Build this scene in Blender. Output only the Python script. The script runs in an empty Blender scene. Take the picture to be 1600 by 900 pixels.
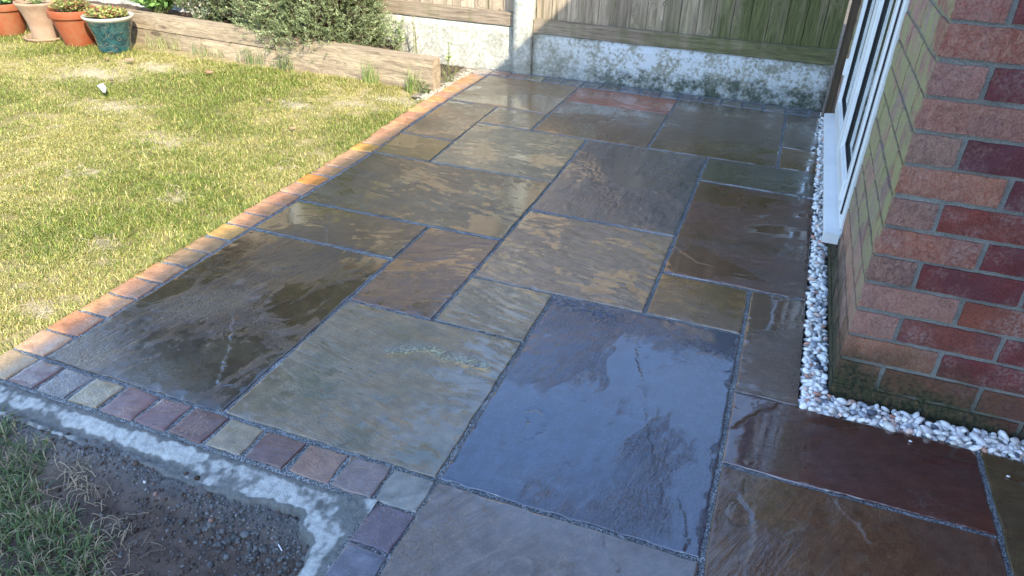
import bpy, bmesh, math, random
import numpy as np
from mathutils import Matrix, Vector, Euler

# ------------------------------------------------------------------ camera, sky, sun, exposure
S = bpy.context.scene
COL = S.collection
CAM_P = (1.7513, -1.0990, 1.2367)
YAW, PITCH, ROLL, FPX = 0.3374, 0.5328, 0.0378, 1140.74
def make_camera():
    cy, sy, cp, sp = math.cos(YAW), math.sin(YAW), math.cos(PITCH), math.sin(PITCH)
    fwd = Vector((-sy*cp, cy*cp, -sp)); right = Vector((cy, sy, 0)); up = right.cross(fwd)
    cr, sr = math.cos(ROLL), math.sin(ROLL)
    r2 = cr*right + sr*up; u2 = -sr*right + cr*up
    cam = bpy.data.cameras.new('camera'); o = bpy.data.objects.new('camera', cam); COL.objects.link(o)
    m = Matrix.Identity(4)
    for i in range(3):
        m[i][0] = r2[i]; m[i][1] = u2[i]; m[i][2] = -fwd[i]; m[i][3] = CAM_P[i]
    o.matrix_world = m
    cam.sensor_width = 36; cam.lens = FPX/1600*36
    cam.clip_start = 0.02; cam.clip_end = 500
    S.camera = o
make_camera()
SUN_TO = Vector((1.2, -1.15, 1.2*1.0)).normalized()          # towards the sun
SUN_EL = math.asin(SUN_TO.z); SUN_ROT = math.atan2(SUN_TO.x, SUN_TO.y)
W = bpy.data.worlds.new('World'); S.world = W; W.use_nodes = True
sky = W.node_tree.nodes.new('ShaderNodeTexSky'); sky.sky_type = 'NISHITA'; sky.sun_disc = False
sky.sun_elevation = SUN_EL; sky.sun_rotation = SUN_ROT; sky.altitude = 50; sky.air_density = 1.0; sky.dust_density = 0.8; sky.ozone_density = 2.6
bg = W.node_tree.nodes['Background']; bg.inputs[1].default_value = 0.15
W.node_tree.links.new(sky.outputs[0], bg.inputs[0])
sl = bpy.data.lights.new('sun', 'SUN'); sl.energy = 2.35; sl.angle = math.radians(0.55); sl.color = (1, 0.93, 0.80)
so = bpy.data.objects.new('sun', sl); COL.objects.link(so); so.location = (6, -4, 8)
so.rotation_euler = SUN_TO.to_track_quat('Z', 'Y').to_euler()
S.view_settings.view_transform = 'Standard'; S.view_settings.look = 'None'; S.view_settings.gamma = 1
S.view_settings.exposure = 2.2
S.cycles.max_bounces = 6; S.cycles.diffuse_bounces = 3; S.cycles.glossy_bounces = 3; S.cycles.transmission_bounces = 4
S.cycles.sample_clamp_indirect = 6

# ------------------------------------------------------------------ noise and mesh helpers
_rs = np.random.RandomState(7)
_perm = _rs.permutation(4096); _ang = _rs.rand(4096)*2*np.pi; _gx = np.cos(_ang); _gy = np.sin(_ang)
def perlin(x, y, seed=0):
    x = np.asarray(x, float); y = np.asarray(y, float)
    xi = np.floor(x).astype(int); yi = np.floor(y).astype(int); xf = x-xi; yf = y-yi
    u = xf*xf*xf*(xf*(xf*6-15)+10); v = yf*yf*yf*(yf*(yf*6-15)+10)
    def g(ix, iy, dx, dy):
        h = _perm[(_perm[(ix+seed*131) & 4095] + iy*57) & 4095]
        return _gx[h]*dx + _gy[h]*dy
    a = g(xi, yi, xf, yf); b = g(xi+1, yi, xf-1, yf); c = g(xi, yi+1, xf, yf-1); d = g(xi+1, yi+1, xf-1, yf-1)
    return ((a*(1-u)+b*u)*(1-v) + (c*(1-u)+d*u)*v)*1.5
def fbm(x, y, seed=0, o=4):
    t = 0; a = 1; n = 0
    for i in range(o):
        t = t + a*perlin(x*2**i, y*2**i, seed+i*7); n += a; a *= .5
    return t/n*1.3
def sstep(a, b, x):
    t = np.clip((x-a)/(b-a), 0, 1); return t*t*(3-2*t)
def mesh_np(name, V, F, mat=None, parent=None, smooth=False, col=None, attrs=None, nper=None):
    """V (n,3), F (m,3|4) -> one mesh object"""
    V = np.ascontiguousarray(V, dtype=np.float32); F = np.ascontiguousarray(F, dtype=np.int32)
    me = bpy.data.meshes.new(name); k = F.shape[1]; m = F.shape[0]
    me.vertices.add(len(V)); me.vertices.foreach_set('co', V.ravel())
    me.loops.add(m*k); me.loops.foreach_set('vertex_index', F.ravel())
    me.polygons.add(m); me.polygons.foreach_set('loop_start', np.arange(0, m*k, k, dtype=np.int32))
    me.polygons.foreach_set('loop_total', np.full(m, k, dtype=np.int32))
    if smooth: me.polygons.foreach_set('use_smooth', np.ones(m, dtype=bool))
    me.update(calc_edges=True)
    if col is not None:
        a = me.color_attributes.new('Col', 'FLOAT_COLOR', 'POINT')
        c = np.ones((len(V), 4), np.float32); c[:, :3] = col; a.data.foreach_set('color', c.ravel())
    for an, av in (attrs or {}).items():
        a = me.attributes.new(an, 'FLOAT', 'POINT'); a.data.foreach_set('value', np.asarray(av, np.float32).ravel())
    if mat: me.materials.append(mat)
    return link(name, me, parent)
def link(name, me, parent=None):
    o = bpy.data.objects.new(name, me); COL.objects.link(o)
    if parent: o.parent = parent
    return o
def grid_faces(nx, ny):
    i = np.arange(nx-1)[None, :] + np.arange(ny-1)[:, None]*nx; i = i.ravel()
    return np.stack([i, i+1, i+1+nx, i+nx], 1)
def tag(o, label=None, cat=None, group=None, kind=None):
    if label: o['label'] = label
    if cat: o['category'] = cat
    if group: o['group'] = group
    if kind: o['kind'] = kind
    return o
def empty(name, loc=(0, 0, 0), rz=0):
    o = bpy.data.objects.new(name, None); COL.objects.link(o); o.location = loc; o.rotation_euler = (0, 0, rz); o.empty_display_size = .1
    return o
def bm_obj(name, bm, mat, parent=None, smooth=False):
    me = bpy.data.meshes.new(name); bm.to_mesh(me); bm.free()
    if smooth:
        for p in me.polygons: p.use_smooth = True
    if mat: me.materials.append(mat)
    return link(name, me, parent)
def box_bm(x0, x1, y0, y1, z0, z1, bev=0.0, bm=None, seg=1):
    bm2 = bmesh.new(); bmesh.ops.create_cube(bm2, size=1)
    for v in bm2.verts: v.co = Vector((x0+(v.co.x+.5)*(x1-x0), y0+(v.co.y+.5)*(y1-y0), z0+(v.co.z+.5)*(z1-z0)))
    if bev: bmesh.ops.bevel(bm2, geom=bm2.edges[:], offset=bev, segments=seg, affect='EDGES')
    if bm is None: return bm2
    me = bpy.data.meshes.new('t'); bm2.to_mesh(me); bm.from_mesh(me); bm2.free(); bpy.data.meshes.remove(me)
    return bm
def noisy_box(lx, ly, lz, step, amp, seed, rnd=.006):
    """box centred on the origin, gridded faces, soft uneven edges"""
    bm = bmesh.new(); bmesh.ops.create_cube(bm, size=1)
    for ax, L in ((0, lx), (1, ly), (2, lz)):
        n = max(1, int(L/step))
        for k in range(1, n):
            co = Vector((0, 0, 0)); co[ax] = -.5+k/n; no = Vector((0, 0, 0)); no[ax] = 1
            bmesh.ops.bisect_plane(bm, geom=bm.verts[:]+bm.edges[:]+bm.faces[:], plane_co=co, plane_no=no)
    H = Vector((lx/2, ly/2, lz/2)); r = random.Random(seed)
    for v in bm.verts:
        p = Vector((v.co.x*lx, v.co.y*ly, v.co.z*lz))
        inner = Vector([max(-(H[i]-rnd), min(H[i]-rnd, p[i])) for i in range(3)])
        d = p-inner
        if d.length > 1e-6: p = inner + d.normalized()*rnd
        v.co = p + Vector((r.uniform(-1, 1), r.uniform(-1, 1), r.uniform(-1, 1)))*amp
    return bm

# ------------------------------------------------------------------ materials
class NT:
    def __init__(s, name):
        s.m = bpy.data.materials.new(name); s.m.use_nodes = True; s.t = s.m.node_tree; s.b = s.t.nodes['Principled BSDF']
        s.geo = s.t.nodes.new('ShaderNodeNewGeometry'); s.tc = s.t.nodes.new('ShaderNodeTexCoord'); s.oi = s.t.nodes.new('ShaderNodeObjectInfo')
    def n(s, ty, **k):
        o = s.t.nodes.new(ty)
        for a, b in k.items(): setattr(o, a, b)
        return o
    def l(s, a, b): s.t.links.new(a, b)
    def set(s, name, v):
        if hasattr(v, 'is_output') or isinstance(v, bpy.types.NodeSocket): s.l(v, s.b.inputs[name])
        else: s.b.inputs[name].default_value = v
    def noise(s, scale, vec=None, detail=4, rough=.55, dist=0, out=0):
        o = s.n('ShaderNodeTexNoise'); o.inputs['Scale'].default_value = scale; o.inputs['Detail'].default_value = detail
        o.inputs['Roughness'].default_value = rough; o.inputs['Distortion'].default_value = dist
        s.l(vec if vec is not None else s.geo.outputs['Position'], o.inputs['Vector']); return o.outputs[out]
    def vor(s, scale, vec=None, feature='F1', out='Distance', rnd=1):
        o = s.n('ShaderNodeTexVoronoi', feature=feature); o.inputs['Scale'].default_value = scale; o.inputs['Randomness'].default_value = rnd
        s.l(vec if vec is not None else s.geo.outputs['Position'], o.inputs['Vector']); return o.outputs[out]
    def mp(s, scale=(1, 1, 1), loc=(0, 0, 0), rot=(0, 0, 0), vec=None):
        o = s.n('ShaderNodeMapping'); o.inputs['Scale'].default_value = scale; o.inputs['Location'].default_value = loc; o.inputs['Rotation'].default_value = rot
        s.l(vec if vec is not None else s.geo.outputs['Position'], o.inputs['Vector']); return o.outputs[0]
    def ramp(s, fac, stops):
        o = s.n('ShaderNodeValToRGB'); cr = o.color_ramp
        while len(cr.elements) < len(stops): cr.elements.new(.5)
        for e, (p, c) in zip(cr.elements, stops):
            e.position = p; e.color = (c, c, c, 1) if isinstance(c, (int, float)) else (*c, 1)
        s.l(fac, o.inputs[0]); return o.outputs[0]
    def mix(s, f, a, b, mode='MIX'):
        o = s.n('ShaderNodeMix', data_type='RGBA', blend_type=mode)
        for i, v in ((0, f), (6, a), (7, b)):
            if isinstance(v, bpy.types.NodeSocket): s.l(v, o.inputs[i])
            elif i == 0: o.inputs[0].default_value = v
            else: o.inputs[i].default_value = (*v, 1)
        return o.outputs[2]
    def math(s, op, a, b=0, c=0):
        o = s.n('ShaderNodeMath', operation=op)
        for i, v in ((0, a), (1, b), (2, c)):
            if isinstance(v, bpy.types.NodeSocket): s.l(v, o.inputs[i])
            else: o.inputs[i].default_value = v
        return o.outputs[0]
    def bump(s, h, strength=1, dist=.001, nrm=None):
        o = s.n('ShaderNodeBump'); o.inputs['Distance'].default_value = dist
        if isinstance(strength, bpy.types.NodeSocket): s.l(strength, o.inputs['Strength'])
        else: o.inputs['Strength'].default_value = strength
        s.l(h, o.inputs['Height'])
        if nrm is not None: s.l(nrm, o.inputs['Normal'])
        return o.outputs[0]
    def attr(s, name, out='Color'):
        o = s.n('ShaderNodeAttribute', attribute_name=name); return o.outputs[out]
    def sep(s, vec):
        o = s.n('ShaderNodeSeparateXYZ'); s.l(vec, o.inputs[0]); return o.outputs

def stone_nodes(t, ripk=1.0):
    """height in metres of the split stone face, from the attribute rc (along, across, seed); object colour carries ripple, terrace strength"""
    rc = t.attr('rc', 'Vector'); oc = t.n('ShaderNodeSeparateColor'); t.l(t.oi.outputs['Color'], oc.inputs[0]); w = t.attr('wet', 'Fac')
    dry = t.math('SUBTRACT', 1.0, w)
    rip = t.noise(1.0, t.mp((8, 62, 1), vec=rc), 5, .6, .9)
    pocket = t.noise(1.0, t.mp((30, 75, 1), vec=rc), 3, .6, .4)
    n = t.math('MULTIPLY', t.noise(1.0, t.mp((1.7, 4.6, 1), vec=rc), 7, .62, .5), 11)
    fr = t.math('FRACT', n); mr = t.n('ShaderNodeMapRange', interpolation_type='SMOOTHSTEP'); t.l(fr, mr.inputs[0]); mr.inputs[1].default_value = .44; mr.inputs[2].default_value = .56
    terr = t.math('ADD', t.math('FLOOR', n), mr.outputs[0])
    gate = t.ramp(t.noise(1.0, t.mp((3.2, 4.5, 1), (7, 3, 0), vec=rc), 3), [(.46, 0.), (.60, 1.)])
    pg = t.ramp(t.noise(1.0, t.mp((2.2, 3.5, 1), (3, 11, 0), vec=rc), 3), [(.38, .15), (.62, 1.)])
    rip = t.math('MULTIPLY', t.math('SUBTRACT', rip, .5), pg)
    h = t.math('MULTIPLY', t.math('MULTIPLY', rip, oc.outputs[0]), .0050*ripk)
    h = t.math('ADD', h, t.math('MULTIPLY', t.math('MULTIPLY', terr, t.math('MULTIPLY', gate, oc.outputs[1])), .0011))
    pit = t.ramp(t.noise(1.0, t.mp((95, 150, 1), vec=rc), 3, .65, .3), [(.50, 0.), (.62, 1.)])
    pgt = t.ramp(t.noise(1.0, t.mp((4, 5, 1), (1, 5, 0), vec=rc), 4, .6), [(.44, .1), (.60, 1.)])
    h = t.math('ADD', h, t.math('MULTIPLY', pocket, .0011)); h = t.math('SUBTRACT', h, t.math('MULTIPLY', t.math('MULTIPLY', pit, pgt), .0012))
    line = t.math('MULTIPLY', t.ramp(t.math('ABSOLUTE', t.math('SUBTRACT', fr, .5)), [(.0, 1.), (.05, 0.)]), t.math('MULTIPLY', gate, oc.outputs[1]))
    return h, w, dry, line, rip
def mat_sandstone():
    t = NT('wet_sandstone'); c = t.attr('Col'); h, w, dry, line, rip = stone_nodes(t)
    n1 = t.noise(170, detail=5, rough=.75); n2 = t.noise(22, detail=5)
    col = t.mix(1, c, t.ramp(n1, [(.25, .60), (.75, 1.42)]), 'MULTIPLY')
    col = t.mix(1, col, t.ramp(n2, [(.3, .80), (.7, 1.20)]), 'MULTIPLY')
    col = t.mix(1, col, t.ramp(t.math('ADD', rip, .5), [(.35, .80), (.65, 1.20)]), 'MULTIPLY')
    col = t.mix(t.math('MULTIPLY', line, .65), col, (.035, .028, .022))
    t.set('Base Color', col)
    t.set('Roughness', t.math('ADD', t.math('MULTIPLY', dry, .20), .22))
    micro = t.math('MULTIPLY', t.noise(330, detail=3, rough=.7), .0011)
    k = t.math('ADD', t.math('MULTIPLY', dry, .75), .25)
    t.set('Normal', t.bump(t.math('ADD', h, micro), k, 1.0))
    t.set('IOR', 1.5)
    t.set('Coat Weight', t.math('ADD', t.math('MULTIPLY', w, .3), .7)); t.set('Coat IOR', 1.85)
    t.set('Coat Roughness', t.math('ADD', t.math('MULTIPLY', dry, .07), .02))
    h2 = t.math('ADD', t.math('MULTIPLY', h, .80), t.math('MULTIPLY', t.noise(60, detail=3), .0008))
    t.set('Coat Normal', t.bump(h2, t.math('ADD', t.math('MULTIPLY', dry, .82), .06), 1.0))
    return t.m
def mat_sett():
    t = NT('sett_stone'); c = t.attr('Col'); h, w, dry, line, rip = stone_nodes(t, .8)
    n1 = t.noise(200, detail=5, rough=.75); n2 = t.noise(30, detail=4)
    col = t.mix(1, c, t.ramp(n1, [(.25, .68), (.75, 1.32)]), 'MULTIPLY')
    col = t.mix(1, col, t.ramp(n2, [(.3, .8), (.7, 1.2)]), 'MULTIPLY')
    t.set('Base Color', col)
    t.set('Roughness', t.math('ADD', t.math('MULTIPLY', dry, .5), .25))
    t.set('Coat Weight', t.math('MULTIPLY', w, 1.0)); t.set('Coat Roughness', .10)
    nn = t.bump(t.math('ADD', h, t.math('MULTIPLY', t.noise(300, detail=3, rough=.7), .0012)), .8, 1.0); t.set('Normal', nn)
    t.set('Coat Normal', t.bump(h, .5, 1.0))
    return t.m
def mat_mortar():
    t = NT('joint_mortar'); v = t.n('ShaderNodeTexVoronoi'); v.inputs['Scale'].default_value = 430; t.l(t.geo.outputs['Position'], v.inputs['Vector'])
    hsv = t.n('ShaderNodeSeparateColor'); t.l(v.outputs['Color'], hsv.inputs[0])
    col = t.ramp(hsv.outputs[0], [(.1, (.035, .045, .05)), (.5, (.12, .145, .165)), (.95, (.42, .46, .48))])
    col = t.mix(1, col, t.ramp(t.noise(14), [(.3, .75), (.7, 1.35)]), 'MULTIPLY')
    t.set('Base Color', col); t.set('Roughness', .6)
    t.set('Normal', t.bump(t.math('ADD', hsv.outputs[1], t.math('MULTIPLY', v.outputs['Distance'], -1.5)), .9, .0022)); return t.m
def mat_brick():
    t = NT('fired_brick'); oc = t.oi.outputs['Color']; P = t.sep(t.geo.outputs['Position'])
    ob = t.n('ShaderNodeVectorMath', operation='ADD'); t.l(t.geo.outputs['Position'], ob.inputs[0])
    rr = t.math('MULTIPLY', t.oi.outputs['Random'], 40); t.l(rr, ob.inputs[1]); v = ob.outputs[0]
    n1 = t.noise(260, v, 4, .75); n2 = t.noise(18, v, 4)
    rough = t.math('MULTIPLY', t.math('SUBTRACT', 1.0, t.oi.outputs['Alpha']), 1.0)   # rough creased faces on the corner bricks
    crease = t.noise(75, t.mp((1, 1, .75), rot=(.2, .7, .1), vec=v), 4, .7, 1.2)
    col = t.mix(1, oc, t.ramp(n1, [(.28, .5), (.5, .95), (.75, 1.7)]), 'MULTIPLY')
    col = t.mix(1, col, t.ramp(n2, [(.3, .78), (.7, 1.22)]), 'MULTIPLY')
    col = t.mix(t.math('MULTIPLY', t.ramp(t.noise(9, v), [(.52, 0.), (.62, 1.)]), .35), col, (.075, .04, .06))
    pink = t.mix(t.ramp(crease, [(.42, 0.), (.62, 1.)]), col, (.44, .27, .20))
    col = t.mix(t.math('MULTIPLY', rough, .55), col, pink)
    bl = t.math('MULTIPLY', t.ramp(t.noise(6, detail=5, rough=.7), [(.48, 0.), (.66, 1.)]), t.ramp(t.noise(120, detail=3, rough=.7), [(.40, 0.), (.62, .55)]))
    col = t.mix(bl, col, (.40, .33, .30))
    col = t.mix(t.math('MULTIPLY', t.ramp(t.noise(55, v, 3, .6), [(.66, 0.), (.72, 1.)]), .6), col, (.06, .035, .035))
    # yellow-green algae on the face beside the window
    side = t.math('LESS_THAN', P[0], 2.0555)
    am = t.math('MULTIPLY', t.ramp(t.noise(9, t.mp((1, 1.6, 1)), 5, .65), [(.42, 0.), (.54, 1.)]), side)
    am = t.math('MULTIPLY', am, t.ramp(P[2], [(.15, 0.), (.45, .85)]))
    col = t.mix(am, col, t.ramp(n1, [(.3, (.24, .24, .09)), (.7, (.46, .44, .22))]))
    # moss and damp at the foot
    low = t.math('ADD', P[2], t.math('MULTIPLY', t.math('SUBTRACT', t.noise(13, detail=4), .5), .22))
    low = t.math('ADD', low, t.math('MULTIPLY', t.math('SUBTRACT', P[0], 2.05), .22))
    mm = t.ramp(low, [(.085, 1.), (.24, 0.)])
    col = t.mix(mm, col, t.ramp(t.noise(90, detail=4), [(.35, (.014, .014, .008)), (.52, (.055, .055, .022)), (.62, (.09, .055, .028)), (.78, (.17, .14, .07))]))
    t.set('Base Color', col); t.set('Roughness', .9)
    h = t.math('ADD', t.math('MULTIPLY', n1, .8), t.math('MULTIPLY', crease, t.math('ADD', t.math('MULTIPLY', rough, 2.2), .5)))
    t.set('Normal', t.bump(h, .85, .004)); return t.m
def mat_brick_rough():
    return None
def mat_wallmortar():
    t = NT('wall_mortar'); P = t.sep(t.geo.outputs['Position']); n1 = t.noise(300, detail=4, rough=.7)
    col = t.ramp(n1, [(.3, (.11, .118, .11)), (.7, (.27, .28, .265))])
    col = t.mix(1, col, t.ramp(t.noise(11, detail=4), [(.35, .75), (.65, 1.25)]), 'MULTIPLY')
    am = t.math('MULTIPLY', t.math('MULTIPLY', t.ramp(t.noise(9, t.mp((1, 1.6, 1)), 5, .65), [(.40, 0.), (.56, 1.)]), t.math('LESS_THAN', P[0], 2.0605)), t.ramp(P[2], [(.15, 0.), (.45, .75)]))
    col = t.mix(am, col, (.30, .29, .12))
    low = t.math('ADD', P[2], t.math('MULTIPLY', t.math('SUBTRACT', t.noise(16, detail=4), .5), .25))
    low = t.math('ADD', low, t.math('MULTIPLY', t.math('SUBTRACT', P[0], 2.05), .15))
    col = t.mix(t.ramp(low, [(.05, 1.), (.14, 0.)]), col, t.ramp(t.noise(100, detail=4), [(.35, (.012, .018, .008)), (.7, (.10, .11, .05))]))
    t.set('Base Color', col); t.set('Roughness', .95); t.set('Normal', t.bump(n1, .9, .003)); return t.m
def mat_fence_wood(name, along, tint=(1, 1, 1), algae=0.0, base=((.09, .065, .045), (.36, .29, .20))):
    t = NT(name); P = t.sep(t.geo.outputs['Position'])
    off = t.n('ShaderNodeVectorMath', operation='ADD'); t.l(t.geo.outputs['Position'], off.inputs[0]); t.l(t.math('MULTIPLY', t.oi.outputs['Random'], 30), off.inputs[1])
    sc = {'x': (1.4, 24, 24), 'y': (24, 1.4, 24), 'z': (22, 22, 1.3)}[along]
    kn = t.vor(1.0, t.mp({'x': (2.4, 9, 9), 'y': (9, 2.4, 9), 'z': (9, .01, 8)}[along], vec=off.outputs[0]))
    knot = t.ramp(kn, [(.10, 1.), (.17, 0.)])
    warp = t.n('ShaderNodeVectorMath', operation='ADD'); t.l(t.mp(sc, vec=off.outputs[0]), warp.inputs[0])
    t.l(t.math('MULTIPLY', t.ramp(kn, [(.0, 1.), (.34, 0.)]), 3.5), warp.inputs[1])
    g = t.noise(1.6, warp.outputs[0], 5, .65, .6); g2 = t.noise(7, warp.outputs[0], 4, .6)
    col = t.ramp(g, [(.28, base[0]), (.5, tuple((a+b)/2*1.05 for a, b in zip(*base))), (.72, base[1])])
    col = t.mix(1, col, t.ramp(g2, [(.3, .7), (.7, 1.25)]), 'MULTIPLY')
    col = t.mix(1, col, t.ramp(t.oi.outputs['Random'], [(0, .78), (1, 1.2)]), 'MULTIPLY')
    col = t.mix(t.math('MULTIPLY', knot, .75), col, (.055, .030, .020))
    col = t.mix(1, col, tint, 'MULTIPLY')
    if algae:
        a = t.math('ADD', t.ramp(t.math('MULTIPLY', P[0], .5), [(.28, .0), (.92, .62)]), t.ramp(P[2], [(.3, .22), (.95, .0)]))
        a = t.math('ADD', a, t.math('MULTIPLY', t.math('SUBTRACT', t.noise(1.0, t.mp((14, 14, 1.1)), 4), .5), 1.5))
        a = t.math('MULTIPLY', t.ramp(a, [(.25, 0.), (.72, 1.)]), algae)
        col = t.mix(a, col, t.ramp(g2, [(.3, (.045, .052, .016)), (.7, (.17, .18, .055))]))
    t.set('Base Color', col); t.set('Roughness', .85)
    t.set('Normal', t.bump(t.math('ADD', g, t.math('MULTIPLY', g2, .4)), .8, .004)); return t.m
def mat_concrete(name='cast_concrete', stain=True):
    t = NT(name); P = t.sep(t.geo.outputs['Position']); n = t.noise(45, detail=5, rough=.7); f = t.noise(400, detail=3, rough=.7); b = t.noise(7, detail=4)
    col = t.ramp(t.math('ADD', t.math('MULTIPLY', n, .6), t.math('MULTIPLY', b, .4)), [(.36, (.24, .235, .18)), (.5, (.40, .39, .32)), (.60, (.56, .55, .48))])
    if stain:
        # white lime bloom and a dark damp foot on the shaded board
        wx = t.ramp(t.math('MULTIPLY', P[0], .5), [(.08, 0.), (.38, 1.)])
        wm = t.math('MULTIPLY', t.ramp(t.math('ADD', t.math('MULTIPLY', n, .5), t.math('MULTIPLY', b, .5)), [(.46, 0.), (.54, 1.)]), wx)
        col = t.mix(wm, col, (.66, .69, .70))
        z = t.math('ADD', P[2], t.math('MULTIPLY', t.math('SUBTRACT', t.noise(18, detail=5, rough=.7), .5), .26))
        z = t.math('ADD', z, t.math('MULTIPLY', P[0], -.030))
        d = t.math('MULTIPLY', t.math('MULTIPLY', t.ramp(z, [(.02, 1.), (.09, 0.)]), wx), t.ramp(t.noise(16, detail=5, rough=.7), [(.36, .25), (.56, 1.)]))
        col = t.mix(d, col, t.ramp(n, [(.35, (.045, .06, .045)), (.7, (.15, .17, .13))]))
    col = t.mix(1, col, t.ramp(f, [(.3, .75), (.7, 1.25)]), 'MULTIPLY')
    t.set('Base Color', col); t.set('Roughness', .92)
    t.set('Normal', t.bump(t.math('ADD', f, t.math('MULTIPLY', n, 1.5)), .8, .004)); return t.m
def mat_attr(name, rough=.7, trans=0.0, bump=None, spec=.5, sheen=0):
    t = NT(name); c = t.attr('Col'); t.set('Base Color', c); t.set('Roughness', rough); t.set('Specular IOR Level', spec)
    if trans:
        tr = t.n('ShaderNodeBsdfTranslucent'); t.l(c, tr.inputs[0]); mx = t.n('ShaderNodeMixShader'); mx.inputs[0].default_value = trans
        t.l(t.b.outputs[0], mx.inputs[1]); t.l(tr.outputs[0], mx.inputs[2]); t.l(mx.outputs[0], t.t.nodes['Material Output'].inputs[0])
    if bump: t.set('Normal', t.bump(t.noise(bump[0], detail=4), bump[1], bump[2]))
    return t.m
def mat_simple(name, col, rough=.5, nscale=0, namp=.15, bump=0, metallic=0, spec=.5, coat=0):
    t = NT(name)
    if nscale:
        n = t.noise(nscale, detail=5, rough=.65); t.set('Base Color', t.mix(1, t.mix(0, col, col), t.ramp(n, [(.3, 1-namp), (.7, 1+namp)]), 'MULTIPLY'))
        if bump: t.set('Normal', t.bump(n, 1, bump))
    else: t.set('Base Color', (*col, 1))
    t.set('Roughness', rough); t.set('Metallic', metallic); t.set('Specular IOR Level', spec); t.set('Coat Weight', coat); return t.m

M = dict(stone=mat_sandstone(), sett=mat_sett(), mortar=mat_mortar(), brick=mat_brick(), wmortar=mat_wallmortar(),
         pale=mat_fence_wood('weathered_pale', 'z', algae=.95, base=((.17, .125, .085), (.48, .385, .265))),
         rail=mat_fence_wood('weathered_rail', 'x', algae=.75, base=((.13, .09, .06), (.40, .32, .22))),
         sleeper=mat_fence_wood('weathered_sleeper', 'x', base=((.15, .105, .065), (.42, .33, .21))),
         postwood=mat_fence_wood('dark_post_wood', 'z', base=((.05, .035, .022), (.15, .10, .06))),
         conc=mat_concrete(), conc_plain=mat_concrete('plain_cast_concrete', False),
         leaf=mat_attr('leaf', .55, .25), grass=mat_attr('grass_blade', .6, .35), stem=mat_attr('stem', .8),
         rock=mat_attr('pebble_stone', .45, 0, (90, .4, .002)), soil=mat_attr('soil_crumb', .95, 0, (400, .8, .003), .2),
         upvc=None)
def mat_upvc():
    t = NT('white_upvc'); n = t.noise(60, t.mp((1, 1, 1)), 5, .75); b = t.noise(9, detail=3)
    col = t.mix(t.math('MULTIPLY', t.ramp(n, [(.60, 0.), (.72, 1.)]), .45), (.80, .82, .82), (.42, .40, .34))
    col = t.mix(1, col, t.ramp(b, [(.3, .93), (.7, 1.03)]), 'MULTIPLY')
    t.set('Base Color', col); t.set('Roughness', .32); return t.m
M['upvc'] = mat_upvc()
M['gasket'] = mat_simple('black_rubber', (.012, .012, .014), .6)
def mat_glass():
    t = NT('window_glass'); t.set('Base Color', (.8, .9, .88, 1)); t.set('Roughness', .01); t.set('Transmission Weight', 1.0); t.set('IOR', 1.5); return t.m
M['glass'] = mat_glass()
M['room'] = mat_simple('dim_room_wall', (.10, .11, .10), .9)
M['tiles'] = mat_simple('roof_tile', (.14, .08, .06), .85, 12, .3, .004)

# ------------------------------------------------------------------ patio layout (metres; 0.3 module)
YK = {-2: -.60, -1: -.30, 0: 0, 1: .305, 2: .60, 3: .90, 4: 1.193, 5: 1.495, 6: 1.815, 7: 2.125, 8: 2.452, 9: 2.77, 10: 3.075, 11: 3.402}
def XK(i, y):
    if i == 'R': return 1.976 + .014*(y-.6)
    x = {8: 2.404, 10: 3.0}.get(i, .3*i + (.004 if i == 6 else 0))
    if x < 1.15: x -= .045*float(sstep(1.7, 2.6, y))*(1-x/1.3)
    if i == 6: x += .024*float(sstep(1.9, 2.4, y))
    return x
def corner(i, k):
    y = YK[k] if not isinstance(k, float) else k
    return (XK(i, y), y)
patio = empty('patio'); tag(patio, kind='structure')
JW = .0063                                                # half a joint
def riven(u, v, seed, ang, rip, ter, water, far):
    ca, sa = math.cos(ang), math.sin(ang)
    wx = .05*perlin(u*4, v*4, seed+50); wy = .05*perlin(u*4, v*4, seed+60)
    a = ca*(u+wx)+sa*(v+wy); b = -sa*(u+wx)+ca*(v+wy)
    r = perlin(a*7, b*38, seed+1)*.6 + perlin(a*13, b*85, seed+2)*.35
    mask = sstep(-.25, .35, fbm(u*2.6, v*2.6, seed+9, 2))
    s = fbm(a*1.5+seed, b*3.2, seed+3, 5)*3.2
    fl = np.floor(s); fr = s-fl; t1 = fl + sstep(.45, .55, fr)
    h = rip*r*(.35+.65*mask) + ter*t1*1.0*mask + .35*fbm(u*28, v*28, seed+4, 3)*(.3+rip*.7) + .9*fbm(u*1.7, v*1.7, seed+5, 2)
    edge = np.exp(-((fr-.5)/.07)**2)
    lvl = np.percentile(h, water*100)
    wet = sstep(.30, -.12, h-lvl)
    h2 = np.where(h < lvl, lvl + (h-lvl)*.06, h)
    return h2, wet, edge, r, mask
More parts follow.
